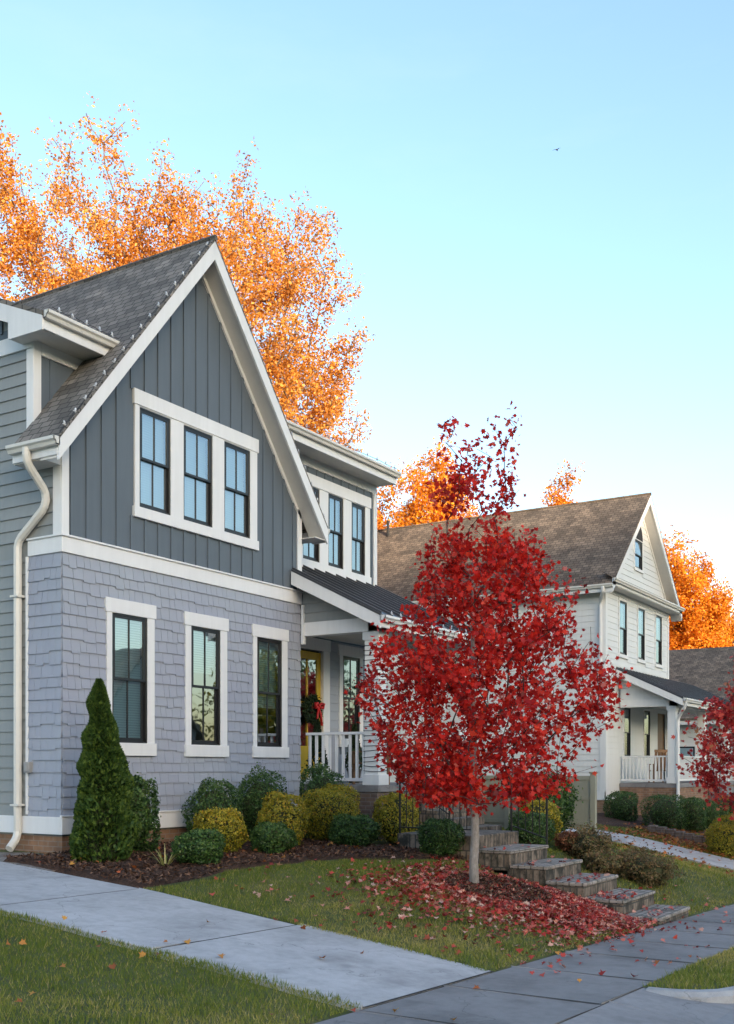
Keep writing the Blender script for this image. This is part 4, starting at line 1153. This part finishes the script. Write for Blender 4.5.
o = m.build('rock', M['rock'], loc=(9.0,-4.3,zg_(9.0,-4.3))); tag(o, 'pale grey rock among the russet shrubs at the fence end', 'rock')
# far hedge and shrubs
GH = 'squared boxwoods along the white house porch'
for (s, t_, r_, h_, lb) in ((21.9,-1.0,.48,.85,'square boxwood below the far porch, leftmost of its row'),(21.7,-2.4,.60,1.0,'wide square boxwood in front of the far porch railing'),(22.7,-2.95,.43,1.0,'squared boxwood below the far porch downspout'),(24.6,-2.95,.40,.85,'small squared boxwood right of the far porch downspout'),(26.2,-2.9,.36,.85,'fifth squared boxwood along the far porch front'),(27.2,-3.2,.5,1.0,'squared boxwood by the far porch steps, rightmost of its row')):
    shrub('boxwood', (s,t_,zg_(s,t_)), r_, h_, M['box'], lb, group=GH, n=2200, leaf=.06, power=5, rough=.03)
shrub('gold_shrub', (18.3,-5.05,zg_(18.3,-5.05)-.05), .5, .85, M['gold'], 'gold-green round shrub at the right edge beside the far driveway', group='shrubs by the far driveway', n=2600, leaf=.06)
shrub('rust_shrub', (20.2,-4.75,zg_(20.2,-4.75)), .62, .95, M['gold'], 'reddish gold shrub behind the round one at the right edge', group='shrubs by the far driveway', n=2600, leaf=.06)
m = MB()
for k in range(8):
    m.box(19.6+random.uniform(-.02,.02), 19.85, -4.6+k*.26, -4.6+k*.26+.25, zg_(19.7,-3.5)-.4, zg_(19.7,-4.6+k*.26)+.26)
o = m.build('edging_wall', M['brickd'], loc=(19.7,-3.6,-.3), bevel=.02); tag(o, 'low dark brick edging wall among leaves by the far driveway', 'edging')

# arborvitae
def arborvitae(loc, r, h, label):
    t = thing('arborvitae', loc, label, 'tree')
    n = 21000; u = rng.random(n)**.8; a = rng.random(n)*2*np.pi
    prof = np.interp(u, [0,.06,.2,.45,.7,.86,.95,1], [.78,.95,1,.84,.55,.33,.17,.03])
    lump = np.ones(n)
    for _ in range(150):
        a_, u_ = random.random()*6.283, random.random(); da = np.abs((a-a_+np.pi)%(2*np.pi)-np.pi)
        lump += random.choice((-1,1))*random.uniform(.05,.13)*np.exp(-((da*max(.25,1-u_)/.32)**2+((u-u_)/.045)**2))*(1+.5*(u_>.75))
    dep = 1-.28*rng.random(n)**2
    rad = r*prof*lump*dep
    cx = .05*np.sin(u*5)
    P = np.stack([loc[0]+cx+np.cos(a)*rad, loc[1]+np.sin(a)*rad, loc[2]+u*h], 1)
    d = np.stack([np.cos(a), np.sin(a), np.zeros(n)], 1)
    # upright fan sprays
    z = np.cross(d, rng.normal(size=(n,3))*.6+np.array([0,0,1])); z += d*rng.normal(size=(n,1))*.5; z /= np.linalg.norm(z,axis=1,keepdims=True)
    y = np.array([0,0,1.0])+d*.55+rng.normal(size=(n,3))*.28; y -= z*np.sum(y*z,1,keepdims=True); y /= np.linalg.norm(y,axis=1,keepdims=True)
    x = np.cross(y, z)
    SP = [(0,-.5,0),(.22,-.1,.02),(.30,.25,.05),(.12,.2,.0),(0,.55,.04),(-.12,.2,0),(-.30,.25,.05),(-.22,-.1,.02)]
    V = scatter(P, rng.uniform(.045,.095,n), SP, frames=(x,y,z))
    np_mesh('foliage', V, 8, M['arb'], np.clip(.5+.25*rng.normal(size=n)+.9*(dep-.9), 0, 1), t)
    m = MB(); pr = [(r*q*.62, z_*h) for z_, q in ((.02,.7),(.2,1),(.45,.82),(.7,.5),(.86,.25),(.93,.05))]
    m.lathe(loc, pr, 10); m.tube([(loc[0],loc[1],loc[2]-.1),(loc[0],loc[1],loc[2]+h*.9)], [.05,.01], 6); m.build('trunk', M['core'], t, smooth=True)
arborvitae((-.15,-.95,zg_(-.15,-.95)+.02), .43, 2.52, 'dark green cone-shaped arborvitae at the corner of the gray house')
# strappy plant
t = thing('iris_clump', at(.0,-2.0), 'small clump of strappy yellow-green leaves in the mulch', 'plant')
m = MB()
for k in range(16):
    a = random.random()*6.28; l = random.uniform(.2,.42); b = at(.0+math.cos(a)*.04,-2.0+math.sin(a)*.04); dx, dy = math.cos(a), math.sin(a)
    lean = random.uniform(.4,1.0); w_ = .014
    c = [Vector(b)+Vector((dx*l*lean*q, dy*l*lean*q, l*(q-.55*q*q*lean))) for q in (0,.35,.7,1)]
    s_ = Vector((-dy,dx,0))
    for i in range(3): m.quad(c[i]-s_*w_*(1-i*.25), c[i]+s_*w_*(1-i*.25), c[i+1]+s_*w_*(.75-i*.25), c[i+1]-s_*w_*(.75-i*.25))
o = m.build('blades', M['strap'], t); add_rnd(o, 3)

def branch_curve(a, b, sag=.0, up=.35, n=7, wob=.06):
    a, b = Vector(a), Vector(b); L = (b-a).length
    c = a.lerp(b, .45); c.z = lerp(a.z, b.z, .45-up*.45) if up > 0 else c.z+L*(-up)
    out = []
    for i in range(n):
        t = i/(n-1); p = a*(1-t)**2+c*2*t*(1-t)+b*t*t
        if 0 < i < n-1: p += Vector((random.gauss(0,1),random.gauss(0,1),random.gauss(0,.6)))*wob*L*.25
        out.append(p)
    return out
def tree(name, loc, label, trunk_top, tr, clumps, lpc, leaf, tmpl, lmat, bmat, cl_r, cat='tree', group=None, fork=(.25,.9), twigs=3, lean=(0,0), inner=.0, bark_lower=None, br=.22, mono=False, n_face=None, sides=8, sig=.36, lbm=None, cluster=0, tmul=1.0, up=.35):
    """trunk + limbs to every clump + leaves gathered round twig ends"""
    t = thing(name, loc, label, cat, group); L = Vector(loc)
    m = MB(); H_ = trunk_top
    tp = [L+Vector((lean[0]*q*q+random.gauss(0,.01)*H_*q, lean[1]*q*q+random.gauss(0,.01)*H_*q, H_*q)) for q in np.linspace(0,1,12)]
    trd = [tr*(1.35 if i == 0 else 1)*(1-.93*(i/11)**.9) for i in range(12)]
    tp[0] = L+Vector((0,0,-.1))
    if lbm: trd = [tr*tmul*(1.3,1,.97,.93,.72,.55,.42,.32,.24,.17,.1,.05)[i] for i in range(12)]
    m.tube(tp, trd, sides); ml = MB()
    def on_trunk(q):
        k = min(int(q*11), 10); return tp[k].lerp(tp[k+1], q*11-k), lerp(trd[k], trd[k+1], q*11-k)
    PP, SZ = [], []
    for (cx, cy, cz, cr) in clumps:
        c = Vector((cx,cy,cz)); hz = cz-L.z
        horiz = math.hypot(cx-L.x, cy-L.y)
        q = min(max(lerp(hz-horiz*random.uniform(.7,1.1), hz, .15)/H_, fork[0]), fork[1]); 
        st, r0 = on_trunk(q)
        r0 = min(r0*.55, br*.05+.012*horiz*tr/.1)
        path = branch_curve(st, c, up=up); rad = [lerp(r0, r0*.18, i/6) for i in range(7)]
        ml.tube(path, rad, 5, cap=False)
        ends = []
        for k in range(twigs):
            b0 = path[random.choice((3,4,5,6))]; d = Vector((random.gauss(0,1),random.gauss(0,1),random.gauss(.35,.8)))*cr*.75
            e = c+d; tw = branch_curve(b0, e, up=.2, n=4, wob=.1); ml.tube(tw, [r0*.3, r0*.22, r0*.15, r0*.08], 4, cap=False); ends.append(tw)
        k = int(lpc*(cr/cl_r)**2)
        src = []
        for tw in ends+[path[3:]]:
            for p in tw: src.append(p)
        src = np.array([tuple(p) for p in src])
        idx = rng.integers(0, len(src), k)
        g_ = rng.normal(size=(k,3)); g_ /= np.maximum(1, np.linalg.norm(g_, axis=1, keepdims=True)/1.7)
        base_ = src[idx]; tm = 1.0 if leaf < .09 else 2.0
        if cluster:   # leaves sit in little tufts, leaving gaps between them
            nt_ = max(1, k//cluster); tuft = src[rng.integers(0, len(src), nt_)]+rng.normal(size=(nt_,3))*cr*sig
            base_ = tuft[rng.integers(0, nt_, k)]; PP.append(base_+g_*leaf*.85*tm)
        else: PP.append(base_+g_*cr*sig*np.array([1,1,.85]))
    m.build('trunk', [bmat], t, smooth=True); ml.build('limb', [lbm or bmat], t, smooth=True)
    P = np.concatenate(PP); n = len(P)
    x, y, z = rand_frames(n, np.array([0,0,.4]), 1.0)
    V = scatter(P, rng.uniform(.7,1.25,n)*leaf, tmpl, frames=(x,y,z))
    # tone varies clump by clump as well as leaf by leaf
    cl = np.concatenate([np.full(len(p), random.gauss(0,.13)) for p in PP])
    tone = np.clip(.5+cl+.2*rng.normal(size=n), 0, 1)
    np_mesh('crown', V, len(tmpl), lmat, tone, t)
    return t


def grow_tree(name, loc, label, trunk_h, tips, r_tip, tr_pow, leaves, leaf, tmpl, lmat, bmat, lbm, sig, step, last=3, bias=.45, group=None, seg=5, tr_min=0, tuft=0, pl=.15, clear=.2, wb=.008):
    """branches grow from the trunk to every tip by way of the nearest limb; leaves cling to the last twigs"""
    t = thing(name, loc, label, 'tree', group); L = np.array(loc, float)
    k = 14; H_ = trunk_h; nt_ = k
    wob = np.cumsum(rng.normal(size=(k,2))*wb*H_, 0); wob -= wob[0]
    pos = [L+np.array([wob[i,0], wob[i,1], H_*i/(k-1)-(.12 if i == 0 else 0)]) for i in range(k)]
    par = [-1]+list(range(k-1)); plen = [H_*i/(k-1)*.55 for i in range(k)]
    ok = [i/(k-1) >= clear for i in range(k)]; depth_tip = []
    tips = sorted([np.array(q, float) for q in tips], key=lambda q: np.linalg.norm((q-L)*np.array([1,1,.35])))
    tip_nodes = []
    for q in tips:
        A = np.array(pos); d = q-A; dist = np.linalg.norm(d, axis=1)+1e-6
        cost = dist*(1+2.0*np.maximum(0, bias-d[:,2]/dist))+pl*np.array(plen); cost[~np.array(ok)] = 1e9
        i = int(np.argmin(cost)); a = pos[i]; Lg = dist[i]; n = max(1, int(round(Lg/step)))
        c = a+(q-a)*.5; c[2] = a[2]+(q[2]-a[2])*.38; prev = i
        for j in range(1, n+1):
            u = j/n; w = a*(1-u)**2+c*2*u*(1-u)+q*u*u
            if j < n: w = w+rng.normal(size=3)*step*.10
            pos.append(w); par.append(prev); plen.append(plen[prev]+Lg/n); ok.append(True); prev = len(pos)-1
        tip_nodes.append(prev)
    N = len(pos); cnt = np.zeros(N)
    for i in tip_nodes: cnt[i] += 1
    for i in range(N-1, -1, -1):
        if par[i] >= 0: cnt[par[i]] += cnt[i]
    # nodes are appended after their parents, but trunk nodes come first: accumulate again in order
    rad = r_tip*np.maximum(cnt, 1)**tr_pow
    mt = MB()
    for i in range(1, k): rad[i-1] = max(rad[i-1], rad[i])
    for i in range(k): rad[i] = max(rad[i], tr_min*(1-.9*(i/(k-1))**1.3))
    mt.tube([Vector(v) for v in pos[:k]], [rad[i]*(1.25 if i == 0 else 1) for i in range(k)], 10)
    mt.cur = 1
    for i in range(k, N):
        a = Vector(pos[par[i]]); b = Vector(pos[i]); ra = min(rad[par[i]]*.9, rad[i]*1.35)
        mt.tube([a-(b-a)*.06, b], [ra, rad[i]], seg if rad[i] > r_tip*3 else 3, cap=False)

    mt.build('trunk', [bmat, lbm], t, smooth=True)
    src = []; tone0 = []
    for i in tip_nodes:
        j = i; tn = random.gauss(0,.12)
        for q in range(last):
            if j < k: break
            for u in ((0,.5) if par[j] >= k else (0,)): src.append(pos[j]*(1-u)+pos[par[j]]*u); tone0.append(tn)
            j = par[j]
    src = np.array(src); tone0 = np.array(tone0)
    if tuft:
        nt2 = leaves//tuft; ii = rng.integers(0, len(src), nt2); g = rng.normal(size=(nt2,3)); g /= np.maximum(1, np.linalg.norm(g,axis=1,keepdims=True)/1.6)
        tp = src[ii]+g*sig; tt_ = tone0[ii]+rng.normal(size=nt2)*.08
        jj = rng.integers(0, nt2, leaves); P = tp[jj]+rng.normal(size=(leaves,3))*leaf*.8; tone = tt_[jj]
    else:
        ii = rng.integers(0, len(src), leaves); g = rng.normal(size=(leaves,3)); g /= np.maximum(1, np.linalg.norm(g,axis=1,keepdims=True)/1.7)
        P = src[ii]+g*sig; tone = tone0[ii]
    fr = rand_frames(leaves, np.array([0,0,.5]), 1.0)
    V = scatter(P, rng.uniform(.6,1.3,leaves)*leaf, tmpl, frames=fr)
    np_mesh('crown', V, len(tmpl), lmat, np.clip(.5+tone+.2*rng.normal(size=leaves),0,1), t)
    return t

# the red maple by the steps: profile of half-width against height above the base
gz = zg_(*TREE)
PH = [(1.05,.75),(1.3,1.30),(1.8,1.62),(2.4,1.82),(3.0,1.78),(3.5,1.50),(4.1,1.14),(4.6,.88),(5.1,.72),(5.9,.60),(6.7,.48)]
hh = np.array([p[0] for p in PH]); ww = np.array([p[1] for p in PH])
cl = []
while len(cl) < 500:
    h = random.uniform(1.15, 5.0); w_ = float(np.interp(h, hh, ww))
    if random.random() > w_/1.9: continue
    a = random.random()*6.28; q = random.random()**.42
    w_ *= .95+.17*math.sin(a*3+h*2.1)*math.sin(h*3.3+a)+.09*math.sin(a*7-h*5)
    cl.append((TREE[0]+.17+math.cos(a)*w_*q, TREE[1]-.08+math.sin(a)*w_*q, gz+h+.2*(1-q)))
for k in range(34):   # sparse upright shoots at the top
    h = random.uniform(4.5, 6.55); w_ = 1.12*float(np.interp(h, hh, ww)); a = k*2.4; q = random.uniform(.35, 1)
    cl.append((TREE[0]+.12+math.cos(a)*w_*q, TREE[1]+math.sin(a)*w_*q, gz+h))
grow_tree('maple_tree', (TREE[0],TREE[1],gz), 'young red maple with pale trunk in leaf litter by the steps', 4.6, cl, .0038, .41, 18500, .078, MAPLE, M['maple'], M['barkp'], M['barkm'], .085, .22, last=3, bias=.6, tr_min=.064, tuft=3, pl=.12, clear=.24, wb=.0025)
# second maple at right
g2 = (17.3,-6.3); gz2 = zg_(*g2); cl = []
while len(cl) < 240:
    h = random.uniform(1.5, 5.2); w_ = float(np.interp(h, [1.2,2,3,4,5.2],[1.1,2.1,2.3,1.8,.6])); a = random.random()*6.28; q = random.random()**.45
    cl.append((g2[0]+math.cos(a)*w_*q, g2[1]+math.sin(a)*w_*q, gz2+h+.2))
grow_tree('maple_tree', (g2[0],g2[1],gz2), 'second red maple at the right edge in front of the white house porch', 4.6, cl, .005, .42, 9500, .115, MAPLE, M['maple2'], M['barkp'], M['barkm'], .13, .3, last=3, bias=.5, tr_min=.07, tuft=3, clear=.24)

# big orange trees behind the grey house
def dome(c, rx, z0, z1, n, cr, pw=2.0, shell=.45, low=.0, sq=1.0):
    out = []
    while len(out) < n:
        d = Vector((random.gauss(0,1),random.gauss(0,1),random.gauss(0,1))).normalized(); q = lerp(shell, 1, random.random()**.6)
        z = (z0+z1)/2+d.z*q*(z1-z0)/2
        k = 1+.12*math.sin(d.x*5+1)*math.sin(d.y*4+2)+.07*math.sin(d.z*7)
        out.append((c[0]+d.x*q*rx*k, c[1]+d.y*q*rx*k, z, cr*random.uniform(.7,1.25)))
    return out
def cam_pt(D, lat):  # helper used only to lay out the distant wood in plan
    return (-10.907+D*.849+lat*.528, -12.0+D*.528-lat*.849)
GO = 'tall autumn trees behind the houses'
def shell_tips(c, rx, z0, z1, n, shell=.35, lump=.10, low=1.0):
    """tips through a domed crown, widest a third of the way up"""
    out = []; ph = [random.random()*6.28 for _ in range(6)]; zc = z0+(z1-z0)*.38
    while len(out) < n:
        d = np.random.default_rng(random.randrange(1<<30)).normal(size=3); d /= np.linalg.norm(d)
        q = lerp(shell, 1, random.random()**.5)
        k = 1+lump*(math.sin(d[0]*4+ph[0])*math.sin(d[1]*4+ph[1])+math.sin(d[2]*5+ph[2])*math.sin(d[0]*3+ph[3]))+lump*.6*math.sin(d[0]*9+ph[4])*math.sin(d[2]*9+ph[5])
        z = zc+d[2]*q*k*((z1-zc) if d[2] > 0 else (zc-z0))
        out.append((c[0]+d[0]*q*rx*k, c[1]+d[1]*q*rx*k, z))
    return out
def oak(c, base, label, rx, z0, z1, n, leaves, leaf=.13, mat='orange', th=.55, sig=.34, group=GO, name='oak_tree'):
    grow_tree(name, (c[0],c[1],base), label, (z1-base)*th, shell_tips(c, rx, z0, z1, n), .017, .42, leaves, leaf, LEAF4, M[mat], M['bark'], M['barko'], sig, .7, last=3, bias=.35, group=group, tr_min=.3, tuft=5, pl=.12, clear=.35)
oak(cam_pt(41, -7.5), .8, 'tall thinly leaved orange oak behind the steep gable', 7.2, 9.5, 25.8, 900, 235000, .12)
oak(cam_pt(37, -15.3), .8, 'dense deep-orange oak at the left edge of the sky', 5.0, 8, 26.2, 560, 180000, .12)
oak(cam_pt(45, -11.6), .8, 'orange oak filling the gap between two taller ones, low behind the main ridge', 4.6, 9, 23.6, 340, 95000, .12)
oak(cam_pt(66, 3.6), -1.5, 'bright amber tree rising behind the white house roof, behind the maple top', 4.9, 6, 21.6, 400, 115000, .19, 'amber', name='maple_tree', sig=.42)
oak(cam_pt(70, 12.8), -1.5, 'small amber treetop peeking over the middle of the brown ridge', 1.9, 9, 20.9, 130, 26000, .19, 'amber', name='maple_tree', sig=.38)
oak(cam_pt(76, 21.6), -1.5, 'large amber tree behind the right side of the white house', 4.7, 2, 18.2, 440, 140000, .20, 'amber', name='maple_tree', sig=.42)
oak(cam_pt(82, 27.5), -1.5, 'lower amber tree at the right edge above the brown roof', 4.4, 1, 15.0, 360, 100000, .21, 'amber', name='maple_tree', sig=.42)

# ------------------------------------------------------------------ stuff: grass, leaf litter, mulch chips
def in_bed(s, t):
    E_ = np.array(BED1); f = np.interp(s, E_[:,0], E_[:,1])+.06*np.sin(s*3.1)+.04*np.sin(s*7.7)
    b = (s > -1.12) & (s < 4.58) & (t > f)
    b2 = (s > 6.2) & (s < 10.4) & (t > np.interp(s, [6.2,7.6,9.5,10.4], [-4.4,-3.6,-2.9,-2.2]))
    b3 = (s > 19.5) & (t > np.interp(s, [19.5,21,23.2], [-1.2,-2.6,-3.6]))
    return b | b2 | b3
def lawn_mask(s, t):
    m = (t > -7.33)
    m &= ~((s > -3.44) & (s < -1.13)); m &= ~((s < -1.1) & (s > -6.2) & (t > -2.64))
    m &= ~((s > 4.57) & (s < 6.16) & (t < -2)); m &= ~((s > 14.9) & (s < 17.45))
    m &= ~in_bed(s, t); m &= ~((s > 6) & (s < 10) & (t > -2.9)); m &= ~((s>-1.1)&(s<10)&(t>0))
    d = np.hypot((s-TREE[0]-.25)/1.1, (t-TREE[1]+.25)/.85); m &= ~((d < .72) & (rng.random(len(s)) > .12))
    return m
def grass(name, s0, s1, t0, t1, dens, h, w, mask, seed=0):
    n = int((s1-s0)*(t1-t0)*dens); s = rng.uniform(s0, s1, n); t = rng.uniform(t0, t1, n)
    k = mask(s, t); s, t = s[k], t[k]; n = len(s)
    z = bump_lawn(zg(s, t), s, t)-.005
    if t1 < -8: z = zs(s)
    cl_ = .5+.5*np.sin(s*5.3+np.sin(t*4.1)*2)*np.sin(t*6.1+np.sin(s*3.7)*2); hh_ = rng.uniform(.5,1.25,n)*h*(.6+.75*cl_); ww_ = rng.uniform(.7,1.3,n)*w
    a = rng.random(n)*6.283; la = rng.random(n)*6.283; lean = rng.uniform(.1,.8,n)*hh_
    dx, dy = np.cos(a)*ww_/2, np.sin(a)*ww_/2
    V = np.stack([np.stack([s-dx,t-dy,z],1), np.stack([s+dx,t+dy,z],1), np.stack([s+np.cos(la)*lean,t+np.sin(la)*lean,z+hh_],1)],1).reshape(-1,3)
    pat = .5+.5*np.sin(s*1.7+np.sin(t*2.3)*1.3)*np.sin(t*2.1+np.sin(s*1.1)*1.7)
    pat2 = .5+.5*np.sin(s*.45+1.2)*np.sin(t*.7+.4*s); pat = .6*pat+.4*(1-cl_)
    tone = np.clip(.16+.62*pat*pat2+.25*rng.random(n)+.38*(rng.random(n)<.14), 0, 1)
    return kind(np_mesh(name, V, 3, M['grass'], tone), 'stuff')
grass('grass', -9.5, -3.4, -7.34, -1.8, 2600, .05, .008, lawn_mask)
grass('grass', -1.14, 4.6, -7.34, -2.5, 2600, .05, .008, lawn_mask)
grass('grass', 6.15, 24, -7.34, -.5, 700, .055, .014, lawn_mask)
grass('grass', -.98, 14, -9.58, -8.87, 2200, .05, .009, lambda s, t: t > np.interp(s, [k[0] for k in kp], [k[1] for k in kp])+.02)

def litter(name, s, t, mat, size, lift=.02, tone=None, tilt=.35):
    n = len(s); z = zg(s, t)
    z = np.where(t < -7.36, zs(s)+.006, z+.012)
    on = ((t < -7.36) | ((s > -3.4) & (s < -1.15)))
    st_ = (s > 4.6) & (s < 6.13) & (t > -7.36)
    z = np.where(st_, np.select([t < -6.84, t < -6.23, t < -5.62, t < -5.02], [-.13,.09,.31,.53], .75)+.006, z)
    z = z + np.where(on | st_, .002, lift)*rng.uniform(.4,1.6,n)+.006
    P = np.stack([s,t,z],1)
    V = scatter(P, rng.uniform(.65,1.2,n)*size, [(x,y,zz_*2.4) for x,y,zz_ in MAPLE], np.tile(np.array([[0,0,1.0]]),(n,1)), tilt)
    # keep them from dipping through the ground
    if tone is None: tone = rng.random(n)
    return kind(np_mesh(name, V, len(MAPLE), mat, tone), 'stuff')
n = 5400
s = np.concatenate([rng.normal(TREE[0]+.3, 1.25, n), rng.normal(TREE[0]+1.1, .95, n//2)]); t = np.concatenate([rng.normal(TREE[1]-.35, .72, n), rng.normal(-6.75, .35, n//2)])
k = (t > -7.75) & (t < -3.6) & ~((t < -7.40) & (rng.random(len(t)) < .55)) & ~((s > 4.5) & (rng.random(len(s)) < .85)) & ~((s < -1.15) & (rng.random(len(s)) < .9))
litter('fallen_leaves', s[k], t[k], M['litter'], .082, .025)
n = 420; s = rng.uniform(-1, 9, n); t = rng.uniform(-8.8, -3, n); k = rng.random(n) < np.where(t < -7.4, .75, .5)
litter('fallen_leaves', s[k], t[k], M['litter'], .085, .02)
n = 190; s = rng.uniform(-9, 2, n); t = rng.uniform(-10.2, -2.2, n); k = (t > -9.4) & ((s < -3.45) | (rng.random(n) < .35)) & (t>-8.8)
litter('fallen_leaves', s[k], t[k], M['litterb'], .08, .045)
n = 2600; s = rng.normal(19.5, 3.0, n); t = rng.normal(-4.2, 1.2, n); k = (t > -7.2) & (t < -1.5) & (s > 9) & ~((s>14.9)&(s<17.4)&(rng.random(n)<.9))
litter('fallen_leaves', s[k], t[k], M['litterb'], .11, .03)
n = 150; s = rng.uniform(-1.0, 5, n); t = rng.uniform(-3.2, -.3, n); k = in_bed(s, t)
litter('fallen_leaves', s[k], t[k], M['litterb'], .07, .07)
# mulch chips
n = 16000; s = rng.uniform(-1.1, 4.58, n); t = rng.uniform(-4.4, -.05, n); k = in_bed(s, t); s, t = s[k], t[k]
n2 = 2600; a = rng.random(n2)*6.28; q = np.sqrt(rng.random(n2))
s = np.concatenate([s, TREE[0]+.25+np.cos(a)*q*.88]); t = np.concatenate([t, TREE[1]-.25+np.sin(a)*q*.68]); n = len(s)
P = np.stack([s, t, zg(s,t)+.06+rng.random(n)*.02], 1)
V = scatter(P, rng.uniform(.03,.09,n), [(-.15,-.5,0),(.15,-.45,.03),(.12,.5,0),(-.1,.45,.04)], np.tile(np.array([[0,0,1.0]]),(n,1)), .45)
kind(np_mesh('mulch_chips', V, 4, M['chip'], rng.random(n)), 'stuff')

# bird high in the sky
m = MB(); bx, by = cam_pt(60, 10.6); c = Vector((bx,by,2.05+618/1074*60))
m.tube([c+Vector((-.16,0,-.01)), c+Vector((-.06,0,0)), c+Vector((.08,0,.01)), c+Vector((.17,0,.03)), c+Vector((.22,0,.02))], [.01,.045,.05,.028,.005], 8)
for sg in (-1,1): m.prism([c+Vector((.07,sg*.03,.02)), c+Vector((.03,sg*.22,.09)), c+Vector((-.06,sg*.38,.03)), c+Vector((-.05,sg*.2,.06)), c+Vector((-.06,sg*.03,.01))], (0,0,.012))
m.v = [tuple(c+(Vector(q)-c)*.65) for q in m.v]
o = m.build('bird', M['dark'], loc=tuple(c), smooth=True); tag(o, 'tiny dark bird gliding high in the blue sky', 'bird')

# ------------------------------------------------------------------ across the street (seen only mirrored in the panes)
X = thing('gabled_house', (33,-32,-1.5), 'gray gabled house across the street, mirrored in the lower windows', 'house')
m = MB(); m.box(29, 37.5, -42, -30, -2, 4.2); m.prism([(29,-30,4.2),(33.2,-30,8.6),(37.5,-30,4.2)], (0,-12,0)); m.build('wall', M['lap'], X)
m = MB(); m.prism([(28.5,-29.6,3.8),(33.2,-29.6,8.8),(38,-29.6,3.8),(38,-29.6,3.7),(33.2,-29.6,8.65),(28.5,-29.6,3.7)], (0,-13,0)); m.build('roof', M['roof'], X)
for i, (s, t_, h_, rx) in enumerate(((44,-29,10.5,4.2),(51,-31,12,4.6),(40,-36,9,3.5))):
    oak((s,t_), -1.8, ('broad autumn tree across the street, mirrored in the third lower window','tallest autumn tree across the street, farthest down the road','smaller autumn tree beside the gabled house across the street')[i], rx, 1.0, h_, 120, 9000, .38, 'gold' if i != 1 else 'box', group='trees across the street', name='maple_tree')

# ------------------------------------------------------------------ light, sky, camera
wd = bpy.data.worlds.new('World'); scn.world = wd; wd.use_nodes = True
nt = wd.node_tree; bg = nt.nodes['Background']
sky = nt.nodes.new('ShaderNodeTexSky'); sky.sky_type = 'NISHITA'; sky.sun_disc = False
sky.sun_elevation = SUN_EL
# rotation measured clockwise from +Y
sky.sun_rotation = math.atan2(SUN_AZ.x, SUN_AZ.y)
sky.air_density = 1.0; sky.dust_density = 2.0; sky.ozone_density = 1.2; sky.altitude = 0
tint = nt.nodes.new('ShaderNodeMix'); tint.data_type = 'RGBA'; tint.blend_type = 'MULTIPLY'; tint.inputs[0].default_value = 1
tint.inputs[7].default_value = (.95, 1.01, 1.08, 1)
nt.links.new(sky.outputs[0], tint.inputs[6]); tc = nt.nodes.new('ShaderNodeTexCoord'); mpg = nt.nodes.new('ShaderNodeMapping'); mpg.inputs['Scale'].default_value = (1.2,1.2,4.5)
cn = nt.nodes.new('ShaderNodeTexNoise'); cn.inputs['Scale'].default_value = 2.6; cn.inputs['Detail'].default_value = 7; cn.inputs['Roughness'].default_value = .62
cr_ = nt.nodes.new('ShaderNodeValToRGB'); cr_.color_ramp.elements[0].position = .56; cr_.color_ramp.elements[0].color = (0,0,0,1); cr_.color_ramp.elements[1].position = .80; cr_.color_ramp.elements[1].color = (.06,.06,.06,1)
cm = nt.nodes.new('ShaderNodeMix'); cm.data_type = 'RGBA'; cm.inputs[7].default_value = (2.4,2.4,2.5,1)
nt.links.new(tc.outputs['Generated'], mpg.inputs[0]); nt.links.new(mpg.outputs[0], cn.inputs['Vector']); nt.links.new(cn.outputs['Fac'], cr_.inputs[0])
nt.links.new(cr_.outputs[0], cm.inputs[0]); nt.links.new(tint.outputs[2], cm.inputs[6]); nt.links.new(cm.outputs[2], bg.inputs['Color']); bg.inputs['Strength'].default_value = .15
sun = bpy.data.lights.new('Sun', 'SUN'); sun.energy = 2.6; sun.angle = R(.5); sun.color = (1.0,.80,.56)
so_ = bpy.data.objects.new('sun', sun); COL.objects.link(so_)
sd = Vector((SUN_AZ.x*math.cos(SUN_EL), SUN_AZ.y*math.cos(SUN_EL), math.sin(SUN_EL)))
so_.rotation_euler = sd.to_track_quat('Z', 'Y').to_euler(); so_.location = (0,0,60)

cam = bpy.data.cameras.new('Camera'); co = bpy.data.objects.new('camera', cam); COL.objects.link(co)
co.location = (-10.907,-12.001,2.05); co.rotation_euler = (R(90),0,R(31.8805-90))
cam.sensor_fit = 'HORIZONTAL'; cam.sensor_width = 36; cam.lens = 36*1074/734; cam.shift_y = 256/734
cam.clip_start = .05; cam.clip_end = 3000
scn.camera = co
scn.render.engine = 'CYCLES'
vs = scn.view_settings; vs.view_transform = 'Standard'; vs.look = 'None'; vs.gamma = 1; vs.exposure = 1.9; vs.use_curve_mapping = False
scn.cycles.max_bounces = 6; scn.cycles.diffuse_bounces = 3; scn.cycles.transparent_max_bounces = 12
scn.cycles.use_denoising = True
scn.render.resolution_x = 734; scn.render.resolution_y = 1024
